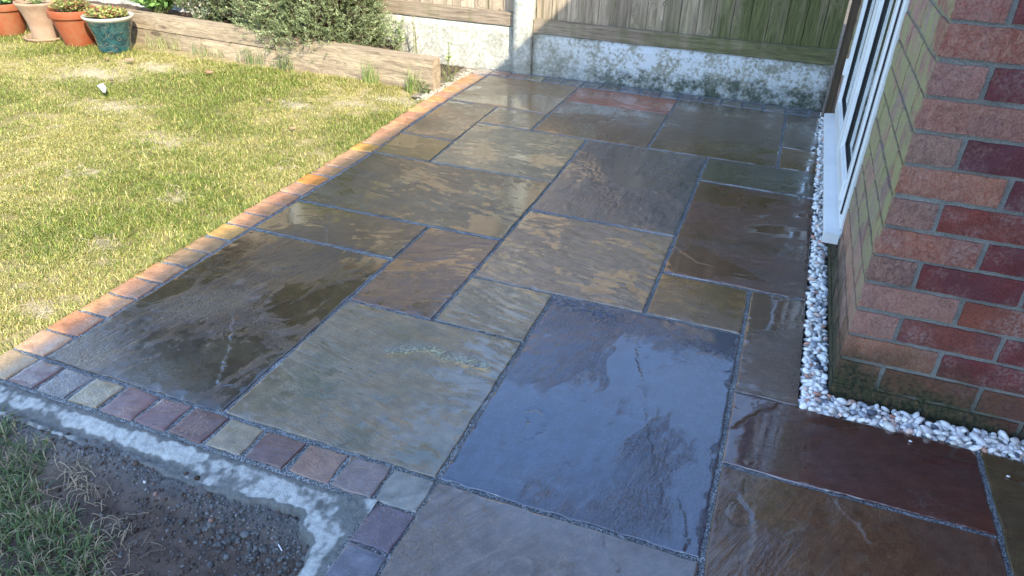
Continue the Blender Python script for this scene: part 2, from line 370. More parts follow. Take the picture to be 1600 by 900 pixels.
# clefts and ledges of single slabs, in metres on the patio
SCARS = [
 ('dark', [(1.515, 0.713), (1.535, 0.645), (1.563, 0.566), (1.589, 0.471), (1.616, 0.372), (1.644, 0.295), (1.664, 0.221), (1.696, 0.147), (1.71, 0.102), (1.712, 0.045)]),
 ('dark', [(1.343, 0.195), (1.325, 0.264), (1.31, 0.306), (1.34, 0.322), (1.366, 0.294), (1.375, 0.246), (1.343, 0.193)]),
 ('dark', [(1.371, 0.135), (1.374, 0.08), (1.395, 0.056), (1.404, 0.022)]),
 ('dark', [(1.73, 0.151), (1.747, 0.117), (1.763, 0.066), (1.771, 0.006)]),
 ('pits', [(1.215, 0.86), (1.286, 0.856), (1.35, 0.855), (1.397, 0.834)]),
 ('dark', [(0.915, 0.001), (0.951, 0.028), (0.972, 0.054), (0.975, 0.08), (0.988, 0.103)]),
 ('scar', [(0.871, 0.404), (0.907, 0.433), (0.956, 0.458), (1.027, 0.437), (1.134, 0.442)]),
 ('pale', [(0.994, 0.389), (1.052, 0.382), (1.127, 0.388), (1.195, 0.386)]),
 ('pale', [(1.513, 1.408), (1.556, 1.36), (1.604, 1.317), (1.667, 1.308)]),
 ('pale', [(1.697, 1.445), (1.758, 1.412), (1.814, 1.41), (1.858, 1.424)]),
 ('pale', [(1.569, 1.886), (1.623, 1.882), (1.69, 1.876), (1.721, 1.821)]),
 ('pale', [(1.93, 0.075), (1.948, 0.108), (1.979, 0.139), (2.011, 0.174)]),
 ('pale', [(2.069, 0.285), (2.085, 0.243), (2.111, 0.226), (2.132, 0.178)]),
 ('ledge', [(1.813, 0.235), (1.851, 0.217), (1.883, 0.173), (1.898, 0.121), (1.893, 0.047)]),
 ('pale', [(0.324, 0.391), (0.387, 0.304), (0.459, 0.195), (0.488, 0.128), (0.52, 0.087), (0.542, 0.099)]),
 ('pale', [(0.206, 1.067), (0.303, 0.947), (0.345, 0.865), (0.427, 0.746)]),
 ('dark', [(1.589, -0.01), (1.614, -0.049), (1.645, -0.079), (1.656, -0.1)]),
 ('pale', [(1.21, -0.061), (1.252, -0.084), (1.306, -0.129), (1.363, -0.167)]),
 ('dark', [(0.942, 1.188), (1.025, 1.168), (1.105, 1.165)]),
 ('pits', [(0.927, 2.233), (1.014, 2.067), (1.087, 1.904), (1.211, 1.693)]),
 ('ledge', [(1.827, 0.46), (1.863, 0.515), (1.9, 0.558), (1.939, 0.603)]),
 ('dark', [(0.737, 1.012), (0.79, 1.091), (0.87, 1.144)]),
]
def apply_scars(PX, PY, z, col):
    lo = (PX.min()-.01, PY.min()-.01); hi = (PX.max()+.01, PY.max()+.01)
    for kd, pts in SCARS:
        mx = sum(p[0] for p in pts)/len(pts); my = sum(p[1] for p in pts)/len(pts)
        if not (lo[0] < mx < hi[0] and lo[1] < my < hi[1]): continue
        jx = PX+.0075*perlin(PX*38, PY*38, 210)+.003*perlin(PX*110, PY*110, 212); jy = PY+.0075*perlin(PX*38, PY*38, 211)+.003*perlin(PX*110, PY*110, 213)
        d = np.full(PX.shape, 9.); side = np.zeros(PX.shape)
        for (ax, ay), (bx, by) in zip(pts[:-1], pts[1:]):
            vx, vy = bx-ax, by-ay; L2 = vx*vx+vy*vy; t = np.clip(((jx-ax)*vx+(jy-ay)*vy)/L2, 0, 1); ex, ey = jx-ax-t*vx, jy-ay-t*vy; dd = np.hypot(ex, ey)
            m = dd < d; d = np.where(m, dd, d); side = np.where(m, np.sign(vx*ey-vy*ex), side)
        br = np.clip(.40+1.5*perlin(PX*21, PY*21, 215), .0, 1)
        if kd == 'dark':
            g = np.exp(-(d/.0024)**2)*br; z = z-.0014*g-.0009*np.exp(-d/.012)*(side > 0); col = col*(1-.5*g[:, None])
        elif kd == 'pale':
            g = np.exp(-(d/.0026)**2)*br; z = z+.0010*g+.0010*np.exp(-d/.02)*(side > 0); col = col*(1-.75*g[:, None])+np.array((.17, .14, .125))*.75*g[:, None]
        elif kd == 'ledge':
            e = sstep(.0, .004, d*side); f = np.exp(-np.clip(d*side, 0, 1)/.06)*(d < .12)*(side > 0); z = z+.0022*e*f; g = np.exp(-(d/.003)**2)*br; col = col*(1-.7*g[:, None])
        elif kd == 'pits':
            g = np.exp(-(d/.045)**2)*sstep(.0, .25, perlin(PX*60, PY*85, 217)+.4*perlin(PX*140, PY*140, 218)); z = z-.0028*g; col = col*(1-.55*g[:, None])
        else:
            g = np.exp(-(d/.020)**2); z = z-.0045*g+.0035*g*np.abs(perlin(PX*75, PY*110, 219)); q = g*sstep(.05, .3, perlin(PX*110, PY*150, 220)); col = col*(1-.5*g[:, None])+np.array((.13, .13, .045))*.5*g[:, None]; col = col*(1-q[:, None]*.8)+np.array((.45, .43, .26))*.8*q[:, None]
    return z, col
def stone_piece(name, quad, seed, c1, c2, step=.006, ang=0.0, rip=.5, ter=.6, water=.3, amp=.001, c3=None, vein=0, mat=None, thick=.022, label=None, wetall=None, dz=0, dark=1.0, wob=.0036, tilt=.003):
    q = np.array(quad, float); cen = q.mean(0)
    lx = (np.hypot(*(q[1]-q[0]))+np.hypot(*(q[2]-q[3])))/2; ly = (np.hypot(*(q[3]-q[0]))+np.hypot(*(q[2]-q[1])))/2
    nx = max(6, int(lx/step)+1); ny = max(6, int(ly/step)+1)
    s = np.linspace(0, 1, nx); t = np.linspace(0, 1, ny)
    e = .004                                             # close rows at the rim
    s = np.unique(np.concatenate([[0, e/lx*.5, e/lx], s[1:-1][(s[1:-1] > 1.6*e/lx) & (s[1:-1] < 1-1.6*e/lx)], [1-e/lx, 1-e/lx*.5, 1]]))
    t = np.unique(np.concatenate([[0, e/ly*.5, e/ly], t[1:-1][(t[1:-1] > 1.6*e/ly) & (t[1:-1] < 1-1.6*e/ly)], [1-e/ly, 1-e/ly*.5, 1]]))
    Sg, Tg = np.meshgrid(s, t); nx = len(s); ny = len(t); Sg = Sg.ravel(); Tg = Tg.ravel()
    P = ((1-Sg)*(1-Tg))[:, None]*q[0] + (Sg*(1-Tg))[:, None]*q[1] + (Sg*Tg)[:, None]*q[2] + ((1-Sg)*Tg)[:, None]*q[3]
    u = Sg*lx + seed*3.17; v = Tg*ly + seed*1.73
    h, wet, edge, r, mask = riven(u, v, seed, ang, rip, ter, water, 0)
    h = h*amp
    de = np.minimum(np.minimum(Sg*lx, (1-Sg)*lx), np.minimum(Tg*ly, (1-Tg)*ly))
    chip = np.clip(fbm(u*16, v*16, seed+20, 2), -.2, .6)
    fall = np.clip(1-de/(.0028+.006*np.clip(chip, 0, 1)), 0, 1)**2
    z = h - h.mean() - .003*fall - (.004*np.clip(chip-.12, 0, 1)*np.exp(-de/.012))
    # wobbling outline
    wv = wob*fbm(P[:, 0]*11, P[:, 1]*11, seed+30, 3)*np.exp(-de/.03); wu = wob*fbm(P[:, 0]*11+9, P[:, 1]*11, seed+31, 3)*np.exp(-de/.03)
    X = P[:, 0]+wu; Y = P[:, 1]+wv
    rs = np.random.RandomState(seed); tx, ty = rs.uniform(-tilt, tilt, 2)
    z = np.clip(z, -.0022, .0045) + .0006 + dz + (X-cen[0])*tx + (Y-cen[1])*ty
    c1 = np.array(c1)*dark; c2 = np.array(c2)*dark
    if dark < 1:
        wm = np.array((1.10, .985, .86)) if c1[2] < c1[0]*.97 else np.array((1, 1, 1)); c1 = c1*wm; c2 = c2*wm
        c1 = np.clip(c1.mean()+(c1-c1.mean())*1.32, .01, 1); c2 = np.clip(c2.mean()+(c2-c2.mean())*1.32, .01, 1)
    ml = sstep(-.3, .3, fbm(u*2.3, v*2.3, seed+11, 4)+.35*r*rip)[:, None]
    col = c1*(1-ml)+c2*ml
    if c3 is not None:
        m3 = (sstep(.08, .4, fbm(u*4.5, v*4.5, seed+13, 4))*.8)[:, None]; col = col*(1-m3)+np.array(c3)*dark*m3
    col = col*(1 - (.45*edge*mask*min(1, ter))[:, None]) 
    col = col*(1+.22*fbm(u*35, v*35, seed+14, 3))[:, None]
    if vein:
        vn = edge*mask*sstep(.0, .3, fbm(u*3.1, v*3.1, seed+17, 3)); col = col*(1-vn[:, None]*vein)+np.array((.30, .25, .22))*vn[:, None]*vein
    z, col = apply_scars(X, Y, z, col)
    V = np.stack([X-cen[0], Y-cen[1], z], 1); F = grid_faces(nx, ny)
    # skirt follows the rim
    ring = np.concatenate([np.arange(nx), np.arange(1, ny)*nx+nx-1, (ny-1)*nx+np.arange(nx-2, -1, -1), np.arange(ny-2, 0, -1)*nx])
    low = V[ring].copy(); low[:, 2] = -thick; n0 = len(V); k = len(ring)
    j = np.arange(k); F2 = np.stack([ring[j], n0+j, n0+(j+1) % k, ring[(j+1) % k]], 1)
    V = np.concatenate([V, low]); F = np.concatenate([F, F2])
    if wetall is not None: wet = wet*0+wetall(X, Y) if callable(wetall) else np.clip(wet+wetall, 0, 1)
    col = np.concatenate([np.clip(col, .004, 1), np.tile(col.mean(0), (k, 1))*.7]); wet = np.concatenate([wet, np.zeros(k)])
    ca, sa = math.cos(ang), math.sin(ang); ra = ca*u+sa*v; rb2 = -sa*u+ca*v; ra = np.concatenate([ra, ra[ring]]); rb2 = np.concatenate([rb2, rb2[ring]])
    o = mesh_np(name, V, F, mat or M['stone'], patio, True, col, {'wet': wet}); o.location = (cen[0], cen[1], 0); o.color = (rip, ter, 0, 1)
    at = o.data.attributes.new('rc', 'FLOAT_VECTOR', 'POINT'); at.data.foreach_set('vector', np.stack([ra, rb2, ra*0+seed*.37], 1).astype(np.float32).ravel())
    if label: o['label'] = label
    return o
D = math.radians
# i0,i1,k0,k1, c1,c2, opts
SL = [
 (0, 2, 0, 3, (.040, .027, .021), (.072, .050, .032), dict(ang=D(75), rip=.75, ter=.5, water=.38, c3=(.10, .072, .04), vein=.3), 'large dark brown riven slab at the near left corner'),
 (2, 4, 0, 2, (.185, .178, .145), (.215, .200, .165), dict(ang=D(-12), rip=1.6, ter=.8, water=.20, c3=(.14, .135, .08)), 'olive grey square slab with long riven ripples'),
 (4, 6, 0, 3, (.050, .066, .105), (.070, .080, .112), dict(ang=D(80), rip=.45, ter=.5, water=.55), 'large smooth slab mirroring the blue sky, with sky blue tinted into the stone'),  # some of the reflected sky's blue is put into the base colour
 (2, 3, 2, 4, (.125, .080, .058), (.165, .105, .075), dict(ang=D(20), rip=1.9, ter=.8, water=.2), 'reddish brown upright slab with rippled face'),
 (3, 4, 2, 3, (.24, .215, .165), (.20, .18, .14), dict(ang=D(-20), rip=1.4, ter=.5, water=.2), 'small pale tan square slab'),
 (3, 5, 3, 5, (.23, .175, .135), (.27, .215, .165), dict(ang=D(-15), rip=1.9, ter=1.0, water=.2), 'pale pinkish tan square slab in the centre'),
 (5, 6, 3, 4, (.20, .13, .075), (.15, .105, .065), dict(ang=D(0), rip=.4, ter=.3, water=.4), 'small ochre brown square slab'),
 (6, 'R', 2, 4, (.105, .078, .066), (.125, .09, .075), dict(ang=D(5), rip=.7, ter=.5, water=.4), 'narrow purple brown slab beside the pebble strip'),
 (0, 2, 3, 4, (.085, .070, .045), (.070, .052, .040), dict(ang=D(30), rip=.8, ter=.4, water=.3), 'olive brown oblong slab on the left'),
 (0, 3, 4, 6, (.055, .052, .045), (.080, .072, .056), dict(ang=D(-18), rip=1.6, ter=.8, water=.25, c3=(.12, .11, .07)), 'dark olive riven slab, wider than deep'),
 (3, 5, 5, 8, (.100, .095, .100), (.120, .110, .110), dict(ang=D(88), rip=1.1, ter=1.1, water=.3), 'large mid grey slab with pitted face'),
 (5, 'R', 4, 7, (.110, .055, .043), (.085, .050, .042), dict(ang=D(25), rip=.3, ter=.7, water=.3, vein=.7), 'large maroon slab with pale veins'),
 (5, 'R', 7, 8, (.095, .100, .090), (.085, .082, .078), dict(ang=D(0), rip=.3, ter=.4, water=.35), 'grey green oblong slab'),
 (0, 1, 6, 7, (.155, .120, .055), (.13, .105, .06), dict(ang=D(10), rip=.4, ter=.3, water=.3), 'small olive ochre square slab'),
 (1, 3, 6, 8, (.235, .215, .16), (.20, .185, .145), dict(ang=D(-8), rip=1.5, ter=1.0, water=.25), 'pale grey tan square slab'),
 (0, 1, 7, 9, (.16, .125, .09), (.20, .15, .105), dict(ang=D(0), rip=.8, ter=.6, water=.35), 'tan brown upright slab against the left edging'),
 (1, 2, 8, 9, (.19, .165, .13), (.16, .14, .11), dict(ang=D(40), rip=.7, ter=.4, water=.3), 'small grey tan square slab in the third row'),
 (2, 4, 8, 10, (.125, .088, .066), (.155, .105, .075), dict(ang=D(80), rip=.6, ter=.6, water=.3, c3=(.17, .13, .08)), 'brown square slab in front of the terracotta slab'),
 (2, 4, 10, 11, (.30, .105, .060), (.24, .085, .055), dict(ang=D(0), rip=.3, ter=.4, water=.3), 'terracotta red oblong slab'),
 (4, 6, 8, 11, (.10, .078, .060), (.13, .095, .068), dict(ang=D(15), rip=.35, ter=.5, water=.3), 'large plain brown slab near the fence'),
 (0, 2, 9, 11, (.23, .175, .115), (.26, .185, .12), dict(ang=D(-6), rip=.5, ter=.7, water=.35), 'light tan slab in the far left corner'),
 (6, 'R', 8, 9, (.17, .115, .065), (.14, .095, .06), dict(ang=D(0), rip=.3, ter=.3, water=.3), 'small ochre slab beside the pebble strip'),
 (6, 'R', 9, 11, (.09, .075, .062), (.105, .085, .068), dict(ang=D(0), rip=.3, ter=.3, water=.3), 'narrow dark brown slab in the far right corner'),
 (6, 8, 1, 2, (.085, .045, .040), (.070, .040, .042), dict(ang=D(20), rip=.4, ter=.4, water=.45), 'dark plum oblong slab under the house corner'),
 (6, 8, -1, 1, (.100, .068, .055), (.120, .080, .055), dict(ang=D(65), rip=.6, ter=.7, water=.4, vein=.7), 'red brown slab in the near right corner'),
 (8, 10, 0, 2, (.095, .082, .050), (.085, .080, .055), dict(ang=D(10), rip=.4, ter=.4, water=.4), 'dark olive slab at the right edge'),
 (4, 6, -2, 0, (.165, .150, .150), (.15, .142, .148), dict(ang=D(60), rip=.25, ter=.35, water=.5, vein=.35), 'smooth grey slab in the near foreground'),
 (6, 8, -2, -1, (.14, .12, .09), (.15, .12, .1), dict(ang=D(0), water=.4), None),
 (8, 10, -2, 0, (.12, .08, .06), (.13, .1, .07), dict(ang=D(0), water=.4), None),
]
for n, (i0, i1, k0, k1, c1, c2, op, lab) in enumerate(SL):
    q = [corner(i0, k0), corner(i1, k0), corner(i1, k1), corner(i0, k1)]
    R_in = JW if i1 != 'R' else .002
    top_in = JW if not (i0 in (6, 8) and k1 == 2) or i1 == 'R' else .001
    q = [(q[0][0]+JW, q[0][1]+JW), (q[1][0]-R_in, q[1][1]+JW), (q[2][0]-R_in, q[2][1]-top_in), (q[3][0]+JW, q[3][1]-top_in)]
    yc = (q[0][1]+q[2][1])/2
    stone_piece('paving_slab', q, 11+n*5, c1, c2, step=.0036 if yc < 1.0 else (.0045 if yc < 1.7 else (.006 if yc < 2.4 else .009)), label=lab, dark=.72, **op)
# setts ------------------------------------------------------------
NEAR = [(.135, .095, .105), (.13, .135, .16), (.24, .225, .17), (.14, .085, .095), (.135, .09, .11), (.135, .085, .095), (.23, .22, .18), (.125, .08, .085), (.185, .13, .115), (.15, .135, .16), (.19, .22, .24)]
def sett(x0, x1, y0, y1, seed, c, wet=.2, label=None, water=.5):
    g = .0065; rs = np.random.RandomState(seed); j = rs.uniform(-.003, .003, 8)
    q = [(x0+g+j[0], y0+g+j[1]), (x1-g+j[2], y0+g+j[3]), (x1-g+j[4], y1-g+j[5]), (x0+g+j[6], y1-g+j[7])]
    c = np.array(c); return stone_piece('sett', q, seed, c*.9, c*1.12, step=.009, ang=rs.uniform(-.5, .5), rip=.7, ter=.7, water=water, amp=.0011, mat=M['sett'], thick=.04, wetall=wet, dz=rs.uniform(-.001, .002), wob=.006, tilt=.012, label=label)
xs = [-.008, .088, .197, .303, .412, .520, .632, .742, .862, .978, 1.092, 1.205]
for n in range(11):
    sett(xs[n], xs[n+1], -.112, -.002, 301+n, (NEAR[n][0]*1.15, NEAR[n][1], NEAR[n][2]*.82), .45)
ys = [-.112, -.225, -.335, -.447, -.558]
for n in range(4): sett(1.098, 1.205, ys[n+1], ys[n], 330+n, [(.12, .09, .115), (.13, .13, .16), (.17, .12, .1), (.14, .13, .12)][n], .45)
LEFTC = [(.30, .255, .19), (.34, .24, .18), (.38, .20, .12), (.38, .23, .14), (.36, .22, .16), (.34, .21, .14), (.24, .18, .12), (.27, .19, .12), (.40, .27, .10), (.36, .21, .13), (.33, .20, .13), (.33, .19, .13), (.35, .21, .15), (.45, .20, .05), (.34, .22, .14), (.33, .22, .15), (.36, .24, .16), (.42, .26, .08), (.33, .22, .15), (.34, .20, .14), (.36, .23, .15), (.38, .20, .12), (.34, .19, .14), (.40, .25, .13), (.36, .21, .14), (.42, .22, .10), (.34, .20, .15), (.38, .24, .12), (.30, .2, .14), (.36, .22, .12), (.33, .21, .14)]
yl = [-.112]; 
while yl[-1] < 3.30: yl.append(yl[-1] + .1125 + .004*math.sin(len(yl)*2.3))
def x_left(y): return -.045*float(sstep(1.7, 2.6, y))
LEFTC = [(a*1.12, b*.92, c*.68) for a, b, c in LEFTC]
NEAR = NEAR
for n in range(len(yl)-1):
    xo = x_left(yl[n])
    sett(xo-.128, xo-.004, yl[n], yl[n+1], 351+n, LEFTC[n % len(LEFTC)], wet=lambda X, Y, xo=xo: np.clip((X-(xo-.075))/.05, 0, .75), water=.3)
FARC = [(.26, .20, .15), (.30, .16, .12), (.25, .15, .11), (.22, .17, .10), (.13, .11, .10), (.16, .13, .10), (.14, .13, .12), (.15, .12, .10), (.12, .12, .13), (.13, .10, .10)]
xf = -.178; n = 0
while xf < 1.99:
    w_ = .125 + .006*math.sin(n*1.7)
    if n == 0: xf0 = xf
    sett(xf, min(xf+w_, 2.025), 3.412, 3.535, 401+n, FARC[n] if n < 10 else FARC[4+n % 6], .35); xf += w_; n += 1
# joint mortar bed under everything
def mortar_sheet(x0, x1, y0, y1, z, nm, step=.02):
    nx = int((x1-x0)/step)+2; ny = int((y1-y0)/step)+2
    X, Y = np.meshgrid(np.linspace(x0, x1, nx), np.linspace(y0, y1, ny)); X = X.ravel(); Y = Y.ravel()
    Z = z + .0010*fbm(X*9, Y*9, 5, 3)
    o = mesh_np(nm, np.stack([X, Y, Z], 1), grid_faces(nx, ny), M['mortar'], patio, True); return o
mortar_sheet(-.12, 1.968, .0, 3.42, -.0038, 'joint_mortar', .012)
mortar_sheet(-.175, 1.98, 3.42, 3.56, -.0038, 'joint_mortar', .012)
mortar_sheet(-.12, 1.098, -.118, .0, -.0038, 'joint_mortar', .012)
mortar_sheet(1.098, 3.0, -.60, .0, -.0038, 'joint_mortar', .012)
mortar_sheet(1.968, 3.0, .0, .592, -.0038, 'joint_mortar', .012)

# ------------------------------------------------------------------ ground, lawn, soil
gm = mat_simple('bare_earth', (.11, .085, .06), .95, 6, .4, .01)
g = bm_obj('ground', box_bm(-60, 60, -60, 60, -.6, -.16), gm); tag(g, kind='structure')
def lawn_h(x, y): return -.022 + .016*fbm(x*1.2, y*1.2, 77, 3) + .006*fbm(x*7, y*7, 78, 2)
BARE = [(-1.05, 1.55, .16), (-.50, 1.05, .10), (-.42, .62, .05), (-2.3, 2.35, .28), (-3.0, 1.75, .22), (-2.0, 1.15, .12), (-.55, 2.55, .12), (-1.35, .75, .10), (-2.6, 1.4, .15), (-.8, 2.35, .1), (-2.1, 2.65, .2), (-.28, 2.75, .12), (-1.6, .9, .2), (-.24, .2, .07), (-.30, 1.5, .08), (-1.7, 1.9, .15), (-1.0, 1.1, .12)]
def bare(x, y):
    b = 0*x
    for cx, cy, r in BARE: b = np.maximum(b, np.exp(-(((x-cx)/r)**2+((y-cy)/(r*.6))**2)))
    return np.clip(b+.35*fbm(x*14, y*14, 95, 2)*b, 0, 1)
def patch(x, y):   # 0 lush .. 1 dry
    return sstep(-.42, .40, fbm(x*1.1+3, y*1.5, 80, 4) + .18*perlin(x*6, y*6, 83))
nx, ny = 260, 200
X, Y = np.meshgrid(np.linspace(-9, -.13, nx), np.linspace(-4, 6.5, ny)); X = X.ravel(); Y = Y.ravel()
tt = patch(X, Y)[:, None]
lc = np.array((.15, .14, .045))*(1-tt)+np.array((.36, .29, .14))*tt
bb = bare(X, Y)[:, None]; lc = lc*(1-bb)+np.array((.46, .38, .24))*bb
lc = lc*(1+.3*fbm(X*15, Y*15, 84, 2))[:, None]
lm_ = mat_attr('thatch', .95, 0, (180, 1, .01), .1)
o = mesh_np('lawn', np.stack([X, Y, lawn_h(X, Y)-.006], 1), grid_faces(nx, ny), lm_, None, True, lc); tag(o, kind='structure')

def blades(n, px, py, pz, L, wd, lean, rs, col, curl=1.0, seg=3):
    """n grass blades, each a bent tapering strip; returns V,F(quads),C"""
    th = rs.uniform(0, 2*np.pi, n); ln = np.abs(lean)
    dx, dy = np.cos(th), np.sin(th); sx, sy = -dy, dx
    t = np.linspace(0, 1, seg+1)
    V = np.zeros((n, seg+1, 2, 3)); 
    for i, ti in enumerate(t):
        a = ln*ti**1.3*curl
        hor = L*np.sin(np.minimum(a, 1.9))*ti*.8; up = L*ti*np.cos(np.minimum(a, 1.9)*.8)
        w = wd*(1-ti)**.6*.5 + .00015
        for s_, sg in ((0, -1), (1, 1)):
            V[:, i, s_, 0] = px+dx*hor+sx*w*sg; V[:, i, s_, 1] = py+dy*hor+sy*w*sg; V[:, i, s_, 2] = pz+up
    base = np.arange(n)*(seg+1)*2
    F = np.concatenate([np.stack([base+2*i, base+2*i+1, base+2*i+3, base+2*i+2], 1) for i in range(seg)])
    C = np.repeat(col[:, None, :], (seg+1)*2, 1).reshape(-1, 3)
    return V.reshape(-1, 3), F, C
def join(parts):
    Vs, Fs, Cs = [], [], []; o = 0
    for V, F, C in parts: Vs.append(V); Fs.append(F+o); Cs.append(C); o += len(V)
    return np.concatenate(Vs), np.concatenate(Fs), np.concatenate(Cs)
rs = np.random.RandomState(3)
LUSH = np.array([(.20, .26, .035), (.25, .31, .045), (.31, .34, .065), (.14, .20, .03)]); DRY = np.array([(.52, .44, .15), (.46, .40, .12), (.60, .51, .23), (.38, .37, .09)])
def lawn_cols(x, y, rs):
    t = patch(x, y); n = len(x); pick = rs.rand(n) < (.28+.55*t)
    c = np.where(pick[:, None], DRY[rs.randint(0, 4, n)], LUSH[rs.randint(0, 4, n)]); return c*rs.uniform(.5, 1.3, (n, 1))
def scatter_lawn(n, x0, x1, y0, y1):
    x = rs.uniform(x0, x1, n); y = rs.uniform(y0, y1, n)
    keep = (x < -.118+.0*y) & (y < 2.93+(-.22-x)*.078) & (x < x_leftv(y)-.118)
    cl = fbm(x*9, y*9, 91, 2); keep &= (rs.rand(n) < np.clip(.75+1.2*cl, .12, 1)*(1-.90*bare(x, y)))
    x = x[keep]; y = y[keep]; k = len(x)
    L = rs.uniform(.012, .034, k)*(1.15-.45*patch(x, y))*(1+.9*sstep(2.5, 2.9, y)*(rs.rand(k)))
    return blades(k, x, y, lawn_h(x, y)-.005, L, rs.uniform(.0016, .0034, k), rs.uniform(.7, 2.6, k), rs, lawn_cols(x, y, rs))
def x_leftv(y): return -.045*sstep(1.7, 2.6, y)
V, F, C = join([scatter_lawn(150000, -1.6, -.115, -.15, 1.6), scatter_lawn(170000, -3.2, -.115, 1.0, 2.95), scatter_lawn(60000, -5.2, -3.2, 1.8, 3.3)])
o = mesh_np('lawn_grass', V, F, M['grass'], None, False, C); tag(o, 'short patchy green and straw coloured lawn grass', 'grass', kind='stuff')

n = 9000; x = -.122-np.abs(rs.normal(0, .012, n)); y = rs.uniform(-.05, 2.85, n); k = rs.rand(n) < np.clip(.35+1.3*fbm(x*3, y*6, 97, 3), 0, 1); x, y = x[k], y[k]; x = x + x_leftv(y); n = len(x)
V, F, C = blades(n, x, y, lawn_h(x, y)-.004, rs.uniform(.022, .055, n), rs.uniform(.0018, .0036, n), rs.uniform(.5, 2.0, n), rs, lawn_cols(x, y, rs), seg=4)
o = mesh_np('edge_grass', V, F, M['grass'], None, False, C); tag(o, 'longer grass blades flopping over the sett edging', 'grass', kind='stuff')
# soil and concrete haunch in the near left corner
def soil_h(x, y):
    d = np.clip((-.20-y)/.35, 0, 1)
    z = -.028 - .030*sstep(0, .35, d) + .022*sstep(.80, .2, x)*sstep(-.28, -.5, y) - .012*sstep(.6, 1.0, x)
    return z + .010*fbm(x*7, y*7, 120, 3) + .0075*np.abs(fbm(x*26, y*26, 121, 3)) + .0050*np.abs(fbm(x*80, y*80, 122, 2))
nx, ny = 420, 210
X, Y = np.meshgrid(np.linspace(-.9, 1.10, nx), np.linspace(-1.1, -.10, ny)); X = X.ravel(); Y = Y.ravel()
gmix = sstep(.55, .25, X-.6*(Y+.3))[:, None]
sc_ = (np.array((.105, .082, .068))*(1-gmix)+np.array((.15, .125, .10))*gmix)*(1+.5*fbm(X*20, Y*20, 124, 3))[:, None]
gry = np.exp(-((Y+.20+.10*sstep(.3, 1.0, X)*0)/.05)**2)[:, None]*.6
sc_ = sc_*(1-gry)+np.array((.15, .165, .175))*gry
o = mesh_np('soil', np.stack([X, Y, soil_h(X, Y)], 1), grid_faces(nx, ny), M['soil'], None, True, np.clip(sc_, .01, 1)); tag(o, kind='structure')
def haunch():
    nx, ny = 500, 260; X, Y = np.meshgrid(np.linspace(-.24, 1.108, nx), np.linspace(-.80, -.108, ny)); X = X.ravel(); Y = Y.ravel()
    d1 = -.110-Y; d2 = 1.102-X; k = .07; hh = np.clip(.5+.5*(d2-d1)/k, 0, 1); d = d2*(1-hh)+d1*hh-k*hh*(1-hh)*1.6
    d = d + .010*fbm(X*6, Y*6, 130, 3) + .003*fbm(X*30, Y*30, 131, 2)
    wd = .106 + .030*fbm(X*3.2, Y*3.2, 132, 3) + .012*fbm(X*18, Y*18, 129, 3) - .035*sstep(-.2, -.3, Y)
    g = np.exp(-((d-.62*wd)/.011)**2)*sstep(.75, .5, X)
    z = -.005 - .16*d - .006*g - sstep(wd*.80, wd*1.05, d)*.06 + .0020*fbm(X*24, Y*24, 134, 3) + .0012*fbm(X*85, Y*85, 135, 2)
    z = np.maximum(z, -.12)
    pale = .9*sstep(-.17, .17, .6*fbm(X*9, Y*9, 136, 6)+.30*fbm(X*45, Y*45, 139, 2)+.20-1.0*g-.9*np.exp(-(d/.014)**2)-.75*sstep(wd*.70, wd*.80, d)*sstep(.25, .45, X))[:, None]
    col = np.array((.15, .16, .155))*(1-pale)+np.array((.46, .48, .46))*pale
    col = col*(1+.28*fbm(X*70, Y*70, 137, 2)+.10*fbm(X*15, Y*15, 138, 2))[:, None]
    o = mesh_np('concrete_haunch', np.stack([X, Y, z], 1), grid_faces(nx, ny), mat_attr('rough_mortar', .95, 0, (260, .9, .004), .2), None, True, np.clip(col, .02, 1)); tag(o, kind='structure')
haunch()
def ico(sub, rad=1):
    bm = bmesh.new(); bmesh.ops.create_icosphere(bm, subdivisions=sub, radius=rad)
    V = np.array([v.co[:] for v in bm.verts]); F = np.array([[v.index for v in f.verts] for f in bm.faces]); bm.free(); return V, F
IV1, IF1 = ico(1); IV2, IF2 = ico(2)
def lumps(n, px, py, pz, size, rs, cols, sub=1, flat=.7, rough=.28):
    IV, IF = (IV1, IF1) if sub == 1 else (IV2, IF2)
    k = len(IV); V = np.zeros((n, k, 3))
    for i in range(n):
        A = Euler(rs.uniform(0, 6.28, 3)).to_matrix(); A = np.array(A)
        v = IV*(1+rs.uniform(-rough, rough, (k, 1)))*np.array((1, rs.uniform(.6, 1), rs.uniform(.5, .95)))
        v = v@A.T; v[:, 2] *= flat; V[i] = v*size[i]+np.array((px[i], py[i], pz[i]))
    F = (IF[None]+np.arange(n)[:, None, None]*k).reshape(-1, 3); C = np.repeat(cols, k, 0)
    return V.reshape(-1, 3), F, C
def stone_thing(name, x, y, z, size, col, label, cat='stone', group=None, sub=2, seed=0, squash=.7, mat=None):
    r2 = np.random.RandomState(seed); k = len(IV2)
    v = IV2*(1+.22*np.array([perlin(a[0]*1.7+seed, a[1]*1.7+a[2], seed) for a in IV2])[:, None]+r2.uniform(-.05, .05, (k, 1)))*np.array((1, r2.uniform(.6, .95), squash))
    o = mesh_np(name, v*size, IF2, mat or M['rock'], None, False, np.tile(np.array(col), (k, 1))); o.location = (x, y, z+size*squash*.45); o.rotation_euler = (r2.uniform(-.3, .3), r2.uniform(-.3, .3), r2.uniform(0, 6))
    tag(o, label, cat, group); return o
n = 11000; x = rs.uniform(0, 1.12, n); y = -.185-rs.rand(n)**1.3*.5
dens = .35+.65*sstep(.2, .8, x)+.9*np.exp(-((x-.85)/.15)**2)+.6*np.exp(-((y+.22)/.03)**2); k = rs.rand(n) < dens; x, y = x[k], y[k]; n = len(x)
